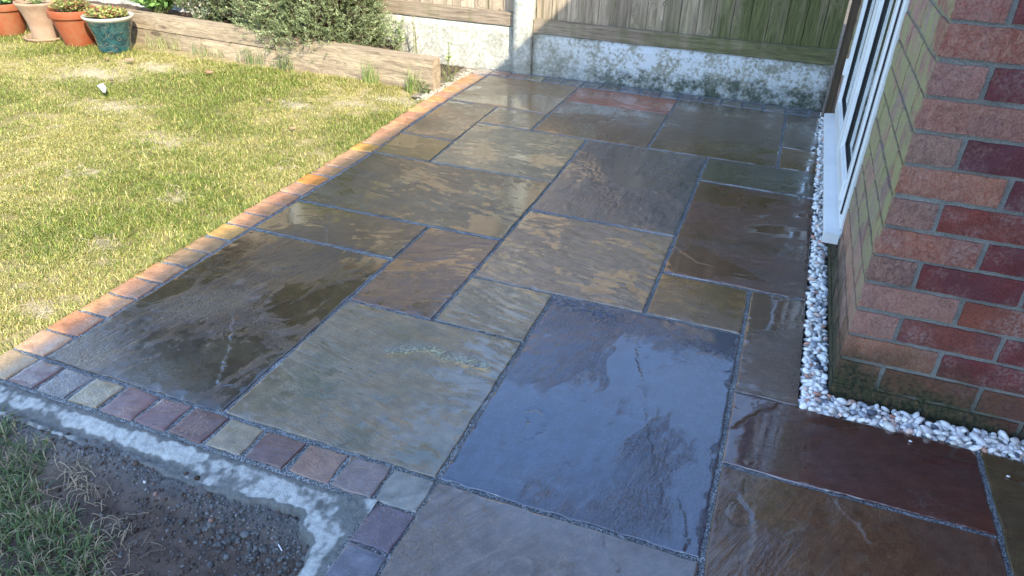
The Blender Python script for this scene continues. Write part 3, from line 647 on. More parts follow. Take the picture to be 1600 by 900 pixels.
sz = .0012+.0045*rs.rand(n)**3; sz[rs.rand(n) < .03] *= 2.0
gr = (rs.rand(n) < .25+.5*np.exp(-((y+.23)/.05)**2)+.3*np.exp(-((x-.9)/.12)**2))[:, None]; cc = np.where(gr, np.array((.15, .155, .155)), np.array((.10, .078, .062)))*rs.uniform(.5, 1.6, (n, 1))
V, F, C = lumps(n, x, y, soil_h(x, y)+sz*.25, sz, rs, cc)
o = mesh_np('soil_crumbs', V, F, M['soil'], None, False, C); tag(o, 'dark crumbly soil and grey mortar crumbs beside the setts', 'soil', kind='stuff')
n = 1500; x = rs.uniform(.0, 1.10, n); y = -.118-np.abs(rs.normal(0, .018, n))-.09*(rs.rand(n) < .5); k = (x > .3) | (rs.rand(n) < .4); x, y = x[k], y[k]; n = len(x); sz = rs.uniform(.0008, .0028, n)
V, F, C = lumps(n, x, y, -.008-.17*(-.110-y)+sz*.3, sz, rs, np.array((.14, .15, .15))*rs.uniform(.5, 1.5, (n, 1)))
o = mesh_np('mortar_crumbs', V, F, M['soil'], None, False, C); tag(o, 'grey mortar crumbs along the concrete edge of the setts', 'mortar crumbs', kind='stuff')
n = 260; x = rs.normal(.87, .09, n); y = rs.normal(-.275, .028, n); k = x < 1.02; x, y = x[k], y[k]; n = len(x); sz = .002+.008*rs.rand(n)**2
V, F, C = lumps(n, x, y, soil_h(x, y)+sz*.1, sz, rs, np.array((.115, .12, .12))*rs.uniform(.5, 1.5, (n, 1)), rough=.42)
o = mesh_np('mortar_lumps', V, F, M['soil'], None, False, C); tag(o, 'loose grey mortar lumps heaped on the soil by the sett corner', 'rubble', kind='stuff')
# grass and straw on the near soil
n = 34000; x = rs.uniform(-.35, .95, n); y = rs.uniform(-.85, -.16, n)
m = .9*fbm(x*6, y*6, 140, 3)+1.05*sstep(.14, -.14, x-(.24+(-.25-y)*2.1)) - .50
k = rs.rand(n) < np.clip(m*1.3, 0, .55)*sstep(-.155, -.24, y); x, y = x[k], y[k]; n = len(x)
pk = rs.rand(n); cc = np.where((pk < .30)[:, None], np.array((.42, .36, .22)), np.where((pk < .6)[:, None], np.array((.10, .17, .06)), np.array((.15, .22, .08))))*rs.uniform(.7, 1.35, (n, 1))
V, F, C = blades(n, x, y, soil_h(x, y)-.003, rs.uniform(.018, .055, n), rs.uniform(.0020, .0038, n), rs.uniform(.3, 2.2, n), rs, cc, seg=4)
o = mesh_np('verge_grass', V, F, M['grass'], None, False, C); tag(o, 'ragged shaded grass tufts on the bare soil in front', 'grass', kind='stuff')
def straw(n, boxes, zf, name, label, lmin=.03, lmax=.09):
    parts = []
    for i in range(n):
        cx, cy, r = boxes[rs.randint(len(boxes))]; px, py = cx+rs.normal()*r, cy+rs.normal()*r*.6; a = rs.uniform(0, 6.28); L = rs.uniform(lmin, lmax); bend = rs.uniform(-.7, .7); w = rs.uniform(.0004, .0010)
        pts = []
        for s_ in np.linspace(0, 1, 6):
            aa = a+bend*s_; px += math.cos(aa)*L/5; py += math.sin(aa)*L/5; pts.append((px, py, aa, s_))
        V = []
        for (qx, qy, aa, s_) in pts:
            z = zf(np.array([qx]), np.array([qy]))[0]+.003+.012*math.sin(s_*3.1)*abs(math.sin(i))
            V += [(qx-math.sin(aa)*w, qy+math.cos(aa)*w, z), (qx+math.sin(aa)*w, qy-math.cos(aa)*w, z+.0006)]
        F = [[2*j, 2*j+1, 2*j+3, 2*j+2] for j in range(5)]; parts.append((np.array(V), np.array(F), np.tile(np.array((.48, .40, .27))*rs.uniform(.6, 1.2), (12, 1))))
    V, F, C = join(parts); o = mesh_np(name, V, F, M['grass'], None, False, C); tag(o, label, 'dead grass', kind='stuff')
straw(330, [(.40, -.27, .025), (.47, -.30, .03), (.60, -.36, .03), (.66, -.40, .03), (.42, -.42, .05), (.25, -.28, .04), (.33, -.36, .05), (.72, -.47, .03)], soil_h, 'dead_grass', 'pale straw and torn roots lying on the soil', .012, .05)
straw(500, [(cx, cy, r*.7) for cx, cy, r in BARE]+[(-1.6, 1.6, .6), (-2.5, 2.0, .6)], lambda a, b: lawn_h(a, b)+.006, 'dry_thatch', 'straw coloured dry stalks on worn lawn patches', .02, .06)

gz = lambda x, y: float(soil_h(np.array([x]), np.array([y]))[0])
stone_thing('stone', .865, -.262, gz(.865, -.262), .011, (.11, .12, .12), 'largest grey stone chip in the soil by the concrete', seed=2, squash=.5)
stone_thing('stone', .885, -.275, gz(.885, -.275), .008, (.10, .105, .105), 'smaller grey stone touching the largest chip on the soil', seed=3)
stone_thing('stone', .775, -.262, gz(.775, -.262), .007, (.32, .17, .11), 'small orange brown stone on the dark soil', seed=4)
stone_thing('stone', .57, -.235, gz(.57, -.235), .0045, (.6, .6, .56), 'tiny white stone on the soil near the concrete edge', seed=5)
stone_thing('stone', .62, -.255, gz(.62, -.255), .007, (.28, .15, .12), 'small pinkish brick fragment on the soil', cat='brick fragment', seed=6)
stone_thing('stone', .95, -.33, gz(.95, -.33), .009, (.10, .095, .09), 'dark clod at the foot of the pale concrete', cat='clod', seed=8)
bm = bmesh.new()
bmesh.ops.create_cone(bm, cap_ends=True, segments=6, radius1=.0016, radius2=.0012, depth=.022)
o = bm_obj('cable_tie_end', bm, mat_simple('white_plastic', (.75, .75, .78), .5)); o.location = (.955, -.262, gz(.955, -.262)+.006); o.rotation_euler = (0, 1.45, -.6)
tag(o, 'thin white plastic sliver on the soil near the sett corner', 'plastic piece')

# ------------------------------------------------------------------ fence
YF = 3.56
fence = empty('garden_fence', (0, YF, 0)); tag(fence, 'weathered timber fence with concrete posts and gravel boards at the far end', 'fence')
def fpart(name, bm, mat, smooth=False):
    o = bm_obj(name, bm, mat, fence, smooth); o.matrix_parent_inverse = Matrix.Translation((0, -YF, 0)); return o
FT = 1.86
posts = [(.061, .185), (-1.90, -1.78), (-3.86, -3.74), (-5.82, -5.70)]
def rough_board(x0, x1, y0, y1, z0, z1, step, amp, seed):
    bm = noisy_box(x1-x0, y1-y0, z1-z0, step, amp, seed, .005)
    for v in bm.verts: v.co += Vector(((x0+x1)/2, (y0+y1)/2, (z0+z1)/2))
    return bm
for i, (a, b) in enumerate(posts):
    fpart('concrete_post', rough_board(a, b, YF-.018, YF+.09, -.15, FT+.05, .04, .0012, i), M['conc_plain'], True)
bays = [(.188, 2.028), (-1.777, .058), (-3.737, -1.903), (-5.697, -3.863)]
for bi, (a, b) in enumerate(bays):
    top = (.256, .282, .30, .30)[bi]
    fpart('gravel_board', rough_board(a, b, YF+.022, YF+.07, -.14, top, .05, .0008, 20+bi), M['conc'] if bi == 0 else M['conc_plain'], True)
    fpart('rail', rough_board(a, b, YF+.012, YF+.062, top+.003, top+.088, .045, .0008, 40+bi), M['rail'])
    fpart('rail', box_bm(a, b, YF+.115, YF+.150, 1.0, 1.08, .003), M['rail'])
    fpart('gap_shade_sheet', box_bm(a, b, YF+.0975, YF+.104, top+.02, FT-.01), M['postwood'])  # dark sheet added behind the pales, paints the shade in their gaps
    fpart('capping_rail', box_bm(a, b, YF+.02, YF+.10, FT, FT+.03, .003), M['rail'])
    nb = int(round((b-a)/.1)); r3 = random.Random(bi*9+5)
    for j in range(nb):
        w_ = (b-a)/nb; x0 = a+j*w_; bm = bmesh.new()
        t0 = YF+.075; th = .014; d = r3.uniform(-.002, .002); zt = FT-.002; zb = top+.01; ov = .012
        # feather edge: one side thick, the other thin and tucked under its neighbour
        co = [(x0+.0025, t0+d, zb), (x0+w_-.0015, t0+.007+d, zb), (x0+w_-.0015, t0+.015+d, zb), (x0+.0025, t0+th+d+.006, zb)]
        jt = r3.uniform(-.0015, .0015)
        vs = [bm.verts.new(c) for c in co]+[bm.verts.new((c[0]+jt, c[1], zt)) for c in co]
        for f in ((0, 1, 5, 4), (1, 2, 6, 5), (2, 3, 7, 6), (3, 0, 4, 7), (4, 5, 6, 7), (3, 2, 1, 0)): bm.faces.new([vs[q] for q in f])
        bmesh.ops.recalc_face_normals(bm, faces=bm.faces[:])
        fpart('pale', bm, M['pale'])
# dark timber post at the house end of the fence
tp = bm_obj('timber_post', rough_board(2.034, 2.085, 3.44, 3.53, -.1, 1.95, .05, .0008, 61), M['postwood']); tag(tp, 'dark brown timber post between the fence and the house', 'post')

# ------------------------------------------------------------------ raised bed
SK = .078; SA = -math.atan(SK)
bed = empty('raised_bed', (-.222, 2.927, 0), SA); tag(bed, 'raised flower bed edged with weathered timber sleepers', 'raised bed')
def sleeper(x0, x1, z0, z1, seed, nm='sleeper', d=.10):
    bm = noisy_box(x1-x0, d, z1-z0, .03, .0009, seed, .006)
    for v in bm.verts: v.co += Vector(((x0+x1)/2, d/2, (z0+z1)/2))
    o = bm_obj(nm, bm, M['sleeper'], bed); return o
sleeper(-1.20, 0, -.12, .175, 1); sleeper(-3.9, -1.204, .088, .190, 2); sleeper(-3.9, -1.86, -.12, .085, 3); sleeper(-1.856, -1.204, -.12, .085, 4)
# bed soil, sits inside the sleepers
nx, ny = 240, 40; X, Y = np.meshgrid(np.linspace(-4.0, -.29, nx), np.linspace(0, 1, ny)); X = X.ravel(); Y = Y.ravel()
Yb = 3.03+(-.22-X)*SK; Yy = Yb+Y*(3.575-Yb); Z = .135-.15*sstep(-1.0, -.65, X)+.015*fbm(X*6, Yy*6, 150, 3)+.006*fbm(X*30, Yy*30, 151, 2)
c_ = np.array((.085, .06, .042))*(1+.5*fbm(X*20, Yy*20, 152, 2))[:, None]
o = mesh_np('bed_soil', np.stack([X, Yy, Z], 1), grid_faces(nx, ny), M['soil'], None, True, c_); tag(o, kind='structure')
nx, ny = 40, 70; X, Y = np.meshgrid(np.linspace(-.30, .06, nx), np.linspace(2.78, 3.58, ny)); X = X.ravel(); Y = Y.ravel()
keep_z = -.012+.006*fbm(X*18, Y*18, 153, 3) - .02*sstep(-.19, -.165, X)*(Y < 3.50)
c_ = np.array((.22, .18, .13))*(1+.4*fbm(X*30, Y*30, 154, 2))[:, None]
o = mesh_np('gritty_ground', np.stack([X, Y, keep_z-.006], 1), grid_faces(nx, ny), M['soil'], None, True, np.clip(c_, .02, 1)); tag(o, kind='structure')
n = 900; x = rs.uniform(-.23, -.165, n)+rs.normal(0, .012, n); y = rs.uniform(2.72, 3.50, n)
k = (x < -.178); x, y = x[k], y[k]; n = len(x); sz = rs.uniform(.002, .009, n)
V, F, C = lumps(n, x, y, 0*x-.014+sz*.5, sz, rs, np.array((.40, .35, .26))*rs.uniform(.6, 1.25, (n, 1)))
x2 = rs.normal(-.42, .08, 260); y2 = rs.normal(2.70, .04, 260); s2 = rs.uniform(.001, .004, 260)
p2 = lumps(260, x2, y2, lawn_h(x2, y2)+s2*.6, s2, rs, np.array((.55, .50, .38))*rs.uniform(.7, 1.15, (260, 1)))
V, F, C = join([(V, F, C), p2]); o = mesh_np('mortar_chips', V, F, M['rock'], None, False, C); tag(o, 'pale mortar chips and sand spilled beside the sleeper end', 'rubble', kind='stuff')

# ------------------------------------------------------------------ plants
def leaf_cloud(P, Dv, L, Wd, rs, cols, fold=.15):
    """diamond leaves: base P, direction Dv (unit), length L, width Wd"""
    n = len(P); up = rs.normal(size=(n, 3)); s = np.cross(Dv, up); s /= np.linalg.norm(s, axis=1)[:, None]+1e-9; nn = np.cross(s, Dv)
    a = P; t = P+Dv*L[:, None]; mid = P+Dv*(L*.5)[:, None]
    V = np.stack([a, mid+s*Wd[:, None]*.5+nn*(Wd*fold)[:, None], t, mid-s*Wd[:, None]*.5+nn*(Wd*fold)[:, None]], 1).reshape(-1, 3)
    b = np.arange(n)*4; F = np.stack([b, b+1, b+2, b+3], 1); return V, F, np.repeat(cols, 4, 0)
def tube(pts, r0, r1, sides=5):
    pts = np.array(pts, float); n = len(pts); V = []; 
    for i, p in enumerate(pts):
        d = pts[min(i+1, n-1)]-pts[max(i-1, 0)]; d /= np.linalg.norm(d)+1e-9
        a = np.cross(d, (0, 0, 1) if abs(d[2]) < .9 else (1, 0, 0)); a /= np.linalg.norm(a); b = np.cross(d, a); r = r0+(r1-r0)*i/(n-1)
        for k in range(sides): V.append(p+r*(a*math.cos(2*math.pi*k/sides)+b*math.sin(2*math.pi*k/sides)))
    F = [[i*sides+k, i*sides+(k+1) % sides, (i+1)*sides+(k+1) % sides, (i+1)*sides+k] for i in range(n-1) for k in range(sides)]
    return np.array(V), np.array(F)
def rosemary(name, label, cx, cy, cz, rx, ry, rz, nspr, seed, pal, sprigL=.10, nneed=26, needL=.017, needW=.0042, cat='bush', low=None, thing=None):
    r = np.random.RandomState(seed); root = thing or empty(name, (cx, cy, cz)); 
    if not thing: tag(root, label, cat)
    inv = Matrix.Translation((-cx, -cy, -cz))
    Ps, Ds, Ls, Ws, Cs = [], [], [], [], []; sV, sF, so_ = [], [], 0
    for i in range(nspr):
        d = r.normal(size=3); d[2] = abs(d[2])*1.0-.18; d /= np.linalg.norm(d)
        lump = 1+.22*perlin(d[0]*3+seed, d[1]*3+d[2]*2, seed)
        rr = r.uniform(.55, 1.0)**.6*lump
        b = np.array((cx+d[0]*rx*rr, cy+d[1]*ry*rr, cz+d[2]*rz*rr))
        if b[1] > 3.52: b[1] = 3.52-r.uniform(0, .05)
        dd = d*np.array((1/rx, 1/ry, 1/rz)); dd /= np.linalg.norm(dd); dd = dd*.6+np.array((0, 0, .45))+r.normal(size=3)*.33; dd /= np.linalg.norm(dd)
        L = sprigL*r.uniform(.6, 1.3); t = np.linspace(.1, 1, nneed); base = b+dd*(t*L)[:, None]
        ax = r.normal(size=(nneed, 3)); ax -= (ax@dd)[:, None]*dd; ax /= np.linalg.norm(ax, axis=1)[:, None]
        nd = ax*.8+dd*(.55+.5*t[:, None]); nd /= np.linalg.norm(nd, axis=1)[:, None]
        Ps.append(base); Ds.append(nd); Ls.append(needL*r.uniform(.7, 1.2, nneed)*(1.15-.5*t)); Ws.append(needW*r.uniform(.7, 1.2, nneed))
        c = pal[r.randint(len(pal))]*r.uniform(.7, 1.3); Cs.append(np.tile(c, (nneed, 1))*(1+.25*t[:, None]))
        if i % 4 == 0:
            m0 = np.array((cx+(b[0]-cx)*.25, cy+(b[1]-cy)*.25, cz-.02)); v, f = tube([m0, (m0+b)/2+r.normal(size=3)*.02, b, b+dd*L*.8], .004, .0012, 4); sV.append(v); sF.append(f+so_); so_ += len(v)
    V, F, C = leaf_cloud(np.concatenate(Ps), np.concatenate(Ds), np.concatenate(Ls), np.concatenate(Ws), r, np.concatenate(Cs))
    o = mesh_np('foliage', V, F, M['leaf'], root, False, C); o.matrix_parent_inverse = inv
    V = np.concatenate(sV); F = np.concatenate(sF); o = mesh_np('stems', V, F, M['stem'], root, False, np.tile((.16, .11, .07), (len(V), 1))); o.matrix_parent_inverse = inv
    return root
ROS = np.array([(.17, .21, .09), (.22, .26, .12), (.12, .15, .06), (.28, .32, .16)])
bush = rosemary('rosemary_bush', 'large dense grey green rosemary bush spilling over the sleeper', -1.28, 3.27, .20, .50, .27, .95, 5200, 5, ROS, needW=.0055, needL=.019)
rosemary('rosemary_sprig', 'low rosemary branch hanging in front of the sleeper', -1.17, 3.03, .18, .10, .12, .10, 40, 6, ROS*1.15, sprigL=.08, cat='branch')
rosemary('dark_shrub', 'dark leaved shrub behind the sleeper left of the rosemary', -1.95, 3.38, .18, .26, .16, .75, 900, 8, ROS*.6, sprigL=.09, needL=.024, needW=.010)
def leafy(name, label, cx, cy, cz, n, h, spread, L, Wd, seed, pal, cat='plant', flowers=0, red=None, per=7):
    r = np.random.RandomState(seed); root = empty(name, (cx, cy, cz)); tag(root, label, cat); inv = Matrix.Translation((-cx, -cy, -cz))
    P, Dv, Ls, Cs = [], [], [], []; sV, sF, off = [], [], 0; fp = []
    for i in range(n):
        a = r.uniform(0, 6.28); q = r.uniform(0, 1)**.5; tip = np.array((cx+math.cos(a)*spread*q, min(cy+math.sin(a)*spread*q*.8, 3.54), cz+h*r.uniform(.5, 1)*(1-.35*q*q))); b = np.array((cx+r.normal()*.02*1, min(cy+r.normal()*.02, 3.53), cz-.01))
        mid = (b+tip)/2+np.array((0, 0, h*.12)); pts = [b, mid, tip]; v, f = tube(pts, .002, .001, 4); sV.append(v); sF.append(f+off); off += len(v)
        for k in range(per):
            t = r.uniform(.3, 1); p = b*(1-t)**2+2*mid*t*(1-t)+tip*t*t; d = r.normal(size=3); d[2] = abs(d[2])*.5+.15; d /= np.linalg.norm(d)
            P.append(p); Dv.append(d); Ls.append(L*r.uniform(.6, 1.2)); c = pal[r.randint(len(pal))]
            if red is not None and r.rand() < .35: c = red[r.randint(len(red))]
            Cs.append(c*r.uniform(.75, 1.25))
        if flowers and r.rand() < flowers: fp.append(tip)
    Ls = np.array(Ls); V, F, C = leaf_cloud(np.array(P), np.array(Dv), Ls, Ls*Wd, r, np.array(Cs))
    o = mesh_np('leaves', V, F, M['leaf'], root, False, C); o.matrix_parent_inverse = inv
    V = np.concatenate(sV); F = np.concatenate(sF); o = mesh_np('stems', V, F, M['stem'], root, False, np.tile((.15, .17, .06), (len(V), 1))); o.matrix_parent_inverse = inv
    if fp:
        for q in fp:
            dd = r.normal(size=(8, 3)); dd[:, 2] = np.abs(dd[:, 2]); dd /= np.linalg.norm(dd, axis=1)[:, None]
            V, F, C = leaf_cloud(np.repeat(q[None], 8, 0), dd, np.full(8, .010), np.full(8, .008), r, np.tile((.62, .52, .42), (8, 1))); o = mesh_np('flower', V, F, M['leaf'], root, False, C); o.matrix_parent_inverse = inv
    return root
GR = np.array([(.10, .20, .045), (.15, .27, .07), (.20, .33, .09)])
leafy('broad_leaf_plant', 'bright green broad leaved plant behind the sleeper nearest the blue pot', -2.62, 3.32, .14, 110, .32, .24, .055, .55, 21, GR*1.1, per=8)
leafy('broad_leaf_plant', 'grey green bedding plant behind the sleeper right of the bright green one', -2.28, 3.34, .14, 90, .25, .18, .035, .45, 22, np.array([(.16, .19, .10), (.22, .24, .14), (.30, .26, .18)]), flowers=.25)
leafy('flowering_plant', 'plant with small white flowers left of the dark shrub', -2.12, 3.22, .14, 30, .16, .10, .028, .5, 23, np.array([(.10, .15, .08), (.2, .22, .15)]), flowers=.6)
leafy('sage_plant', 'pale green soft leaved weed between the rosemary and the fence board', -.74, 3.44, .03, 14, .34, .07, .035, .5, 24, np.array([(.30, .38, .17), (.36, .42, .22)]), per=8)
leafy('weed', 'slender bright green weed in front of the gravel board', -.36, 3.46, -.01, 4, .22, .03, .026, .45, 25, np.array([(.30, .42, .08)]), 'weed', per=7)
leafy('seed_head', 'dried seed head leaning against the fence rail', -.62, 3.47, .0, 6, .42, .03, .018, .4, 26, np.array([(.45, .36, .18), (.36, .28, .14)]), 'dried flower', per=10)
leafy('weed', 'wiry brown weed at the foot of the sleeper end', -.22, 3.15, -.01, 14, .14, .10, .012, .5, 27, np.array([(.30, .22, .10), (.22, .26, .08)]), 'weed', per=4)
leafy('weed', 'small dark weed against the front corner of the sleeper', -.25, 2.88, -.01, 10, .07, .05, .022, .5, 28, np.array([(.10, .14, .05)]), 'weed', per=5)
# hedge-like climbers higher up behind the bed only seen mirrored in the wet stone
def tuft(cx, cy, n, h, seed, label, green=(.22, .33, .07), spread=.03):
    r = np.random.RandomState(seed); x = cx+np.clip(r.normal(0, spread, n), -1.8*spread, 1.8*spread); y = cy+np.clip(r.normal(0, spread*.5, n), -spread*.8, spread*.8)
    x = np.minimum(x, -.15); y = np.minimum(y, 2.92+(-.22-x)*SK)
    c = np.where((r.rand(n) < .3)[:, None], np.array((.42, .38, .18)), np.array(green))*r.uniform(.7, 1.25, (n, 1))
    V, F, C = blades(n, x, y, 0*x-.02, h*r.uniform(.45, 1.1, n), r.uniform(.002, .0035, n), r.uniform(.1, .9, n), r, c, seg=5)
    V -= np.array((cx, cy, -.02)); o = mesh_np('grass_tuft', V, F, M['grass'], None, False, C); o.location = (cx, cy, -.02); tag(o, label, 'grass tuft', 'long grass tufts along the sleeper')
tuft(-.34, 2.90, 90, .16, 31, 'tall green grass tuft nearest the sleeper end'); tuft(-.66, 2.93, 90, .15, 32, 'green grass tuft in front of the plain sleeper, left of the tallest')
tuft(-1.32, 2.99, 60, .11, 33, 'grass tuft under the rosemary shadow', (.14, .22, .07)); tuft(-1.62, 3.01, 70, .12, 34, 'grass tuft below the sleeper board joint', (.14, .22, .07), .06)
tuft(-2.42, 3.07, 90, .13, 35, 'loose pale grass tuft beside the blue pot', (.28, .32, .10), .08); tuft(-2.0, 3.04, 70, .10, 36, 'short grass tuft midway between the blue pot and the rosemary', (.2, .28, .09), .07)

# pots --------------------------------------------------------------
def lathe(prof, seg=56, wob=0, seed=0, colf=None):
    prof = np.array(prof); n = len(prof); a = np.linspace(0, 2*np.pi, seg, endpoint=False)
    R = prof[:, 0][:, None]*(1+wob*np.sin(a*2+seed)[None]); V = np.stack([R*np.cos(a), R*np.sin(a), np.repeat(prof[:, 1][:, None], seg, 1)], -1).reshape(-1, 3)
    i = np.arange(n-1)[:, None]*seg; j = np.arange(seg)[None]; F = np.stack([i+j, i+(j+1) % seg, i+seg+(j+1) % seg, i+seg+j], -1).reshape(-1, 4); return V, F
def mat_terracotta(name, c, d):
    t = NT(name); n = t.noise(25, detail=5); b = t.noise(6, detail=3)
    col = t.mix(t.ramp(t.math('ADD', t.math('MULTIPLY', n, .5), t.math('MULTIPLY', b, .5)), [(.42, 0.), (.62, 1.)]), c, d); t.set('Base Color', col); t.set('Roughness', .8); t.set('Normal', t.bump(t.noise(150), .4, .002)); return t.m
M['terra'] = mat_terracotta('terracotta', (.25, .055, .014), (.24, .09, .035)); M['buff'] = mat_terracotta('buff_clay', (.27, .17, .105), (.33, .23, .15))
def mat_blue():
    t = NT('teal_glaze'); n = t.noise(16, detail=5, dist=1.5); P = t.tc.outputs['Object']; Z = t.sep(P)
    col = t.ramp(n, [(.35, (.006, .028, .036)), (.5, (.012, .055, .062)), (.68, (.03, .09, .085))])
    swirl = t.noise(1.0, t.mp((5, 5, 9), vec=P), 1, .4, 2.5); lines = t.ramp(t.math('ABSOLUTE', t.math('SUBTRACT', swirl, .5)), [(.008, 1.), (.022, 0.)])
    col = t.mix(t.math('MULTIPLY', lines, .6), col, (.16, .13, .09))
    col = t.mix(t.ramp(Z[2], [(.205, 0.), (.222, 1.)]), col, (.50, .45, .36)); t.set('Base Color', col); t.set('Roughness', .25); t.set('Coat Weight', .6); return t.m
M['blue'] = mat_blue(); M['compost'] = mat_simple('potting_compost', (.05, .035, .025), .95, 80, .5, .006)
def pot(x, y, rt, rb, h, mat, label, style, lean=(0, 0)):
    root = empty('plant_pot', (x, y, -.02)); tag(root, label, 'plant pot'); root.rotation_euler = (lean[0], lean[1], 0)
    if style == 'bell': prof = [(0, 0), (rb, 0), (rb*1.02, .01), (rb*1.03, h*.2), (rb*1.12, h*.45), (rb*1.32, h*.7), (rt*.90, h*.86), (rt*.97, h*.92), (rt, h*.95), (rt*1.005, h*.985), (rt*.98, h), (rt*.93, h*.99), (rt*.91, h*.95), (rt*.86, h*.85), (0, h*.83)]
    else: prof = [(0, 0), (rb, 0), (rb*1.02, .004), (rb+(rt*.90-rb)*.5, h*.38), (rt*.90, h*.76), (rt*.905, h*.775), (rt*.99, h*.785), (rt, h*.80), (rt*1.01, h*.96), (rt, h*.99), (rt*.97, h), (rt*.93, h*.99), (rt*.91, h*.95), (rt*.86, h*.85), (0, h*.83)]
    V, F = lathe(prof[:-1]); o = mesh_np('body', V, F, mat, root, True)
    V, F = lathe([(rt*.88, h*.88), (rt*.5, h*.90), (.001, h*.905)], 40); mesh_np('compost', V, F, M['compost'], root, True); return root
pot(-2.665, 2.885, .165, .105, .235, M['blue'], 'teal glazed plant pot at the right end of the pot row', 'bell')
pot(-3.000, 2.900, .160, .095, .245, M['terra'], 'orange terracotta pot directly left of the teal one', 'rim')
b_ = pot(-3.355, 2.925, .145, .085, .26, M['buff'], 'pale buff clay pot on a saucer, second from the left', 'bell')
V, F = lathe([(0, 0), (.13, 0), (.14, .004), (.15, .022), (.145, .022), (.135, .008), (0, .008)], 44); mesh_np('saucer', V, F, M['buff'], b_, True)
pot(-3.700, 2.92, .150, .10, .225, M['terra'], 'orange terracotta pot at the far left of the row', 'rim')
SUC = np.array([(.30, .34, .08), (.42, .40, .10), (.22, .30, .08)]); RED = np.array([(.28, .08, .06), (.36, .16, .09)])
leafy('potted_succulent', 'reddish and lime succulents filling the teal pot', -2.665, 2.885, .185, 420, .085, .165, .020, .6, 41, SUC, red=RED, per=9)
leafy('potted_herb', 'dry yellow green stems growing in the orange pot beside the teal one', -3.000, 2.90, .19, 260, .13, .15, .022, .4, 42, SUC, red=RED*1.2, per=7)
leafy('potted_seedling', 'sparse green seedlings in the pale buff pot', -3.355, 2.925, .21, 26, .09, .11, .02, .4, 43, GR*1.2, per=5)
leafy('potted_leafy_plant', 'green leaved plant in the leftmost terracotta pot', -3.700, 2.92, .17, 60, .14, .15, .035, .5, 44, GR, per=6)

# litter on the lawn --------------------------------------------------
def shard():
    bm = bmesh.new(); pts = [(-.045, .02), (-.01, .038), (.03, .0), (.055, -.055), (.035, -.05), (-.005, -.012)]
    lo = [bm.verts.new((a, b, 0)) for a, b in pts]; hi = [bm.verts.new((a*.9, b*.9, .012-.004*i % 3*.001)) for i, (a, b) in enumerate(pts)]
    bm.faces.new(lo[::-1]); bm.faces.new(hi)
    for i in range(6): bm.faces.new([lo[i], lo[(i+1) % 6], hi[(i+1) % 6], hi[i]])
    bmesh.ops.bevel(bm, geom=bm.edges[:], offset=.0015, segments=1, affect='EDGES')
    o = bm_obj('slate_shard', bm, mat_simple('white_slate', (.62, .62, .63), .6, 40, .1, .001)); o.location = (-1.90, 2.04, .012); o.rotation_euler = (.35, -.2, .15); tag(o, 'white pointed shard lying on the lawn below the pots', 'shard')
shard()
def dead_leaf(x, y, s, rz, c, label):
    u, v = np.meshgrid(np.linspace(-1, 1, 7), np.linspace(-1, 1, 7)); u = u.ravel(); v = v.ravel(); X = u*s; Y = v*s*.6*np.sqrt(np.clip(1.05-u*u, .02, 1)); Z = .25*s*np.abs(v)+.2*s*u*u+.06*s*np.sin(u*5+rz)
    o = mesh_np('fallen_leaf', np.stack([X, Y, Z], 1), grid_faces(7, 7), M['leaf'], None, True, np.tile(c, (49, 1))); o.location = (x, y, float(lawn_h(np.array([x]), np.array([y]))[0])+.022); o.rotation_euler = (.2, .1, rz); tag(o, label, 'dead leaf', 'dead leaves on the lawn')
dead_leaf(-2.27, 2.62, .03, .5, (.42, .22, .14), 'curled pinkish brown leaf straight below the teal pot'); dead_leaf(-2.45, 2.60, .022, 2., (.34, .22, .12), 'small brown leaf on the grass under the terracotta pot')
dead_leaf(-1.62, 2.60, .026, 1.2, (.48, .20, .14), 'reddish leaf on the lawn in front of the sleeper'); dead_leaf(-2.02, 2.22, .014, .2, (.10, .06, .04), 'tiny dark leaf left of the white shard')
dead_leaf(-.95, 2.30, .02, 2.2, (.44, .27, .15), 'tan leaf on dry grass in the middle of the lawn'); dead_leaf(-.55, 1.95, .018, .9, (.42, .24, .14), 'brown leaf on the lawn close to the sett edging')

# ------------------------------------------------------------------ house
house = empty('brick_house', (2.052, .70, 0)); tag(house, 'red brick house corner with a white framed window', 'house')
HI = Matrix.Translation((-2.052, -.70, 0))
def hpart(name, bm, mat, par=house, smooth=False):
    o = bm_obj(name, bm, mat, par, smooth)
    if par is house: o.matrix_parent_inverse = HI
    return o
XC, YC, Z0, CR, PL = 2.052, .700, .1966, .0778, .2300      # corner, joint height, course, brick pitch
SILL_Y0, WIN_Y0, WIN_Y1, PIER_Y1, SILLZ = 1.40, 1.415, 2.80, 3.20, .165
core = 0.006
wall = bmesh.new()
box_bm(XC+core, 3.28, YC+core, WIN_Y0-.002, -.15, 2.02, 0, wall); box_bm(XC+core, 3.28, WIN_Y1+.002, PIER_Y1-.004, -.15, 2.02, 0, wall)
box_bm(XC+core, XC+.23, WIN_Y0, WIN_Y1, -.15, SILLZ-.028, 0, wall); box_bm(XC+core, XC+.23, WIN_Y0, WIN_Y1, 1.60, 2.02, 0, wall)
wallo = hpart('wall', wall, M['wmortar'])
def variant(lx, ly, lz, k): 
    me_o = noisy_box(lx, ly, lz, .016, .0011, k, .0022); me = bpy.data.meshes.new('brick'); me_o.to_mesh(me); me_o.free(); me.materials.append(M['brick'])
    for p in me.polygons: p.use_smooth = True
    me.set_sharp_from_angle(angle=math.radians(32))
    return me
BV = {s: [variant(*s, 500+i) for i in range(7)] for s in ((.2190, .1040, .0680), (.1040, .2190, .0680), (.1040, .1040, .0680))}
rb = random.Random(12); nbrick = 0; extra = []
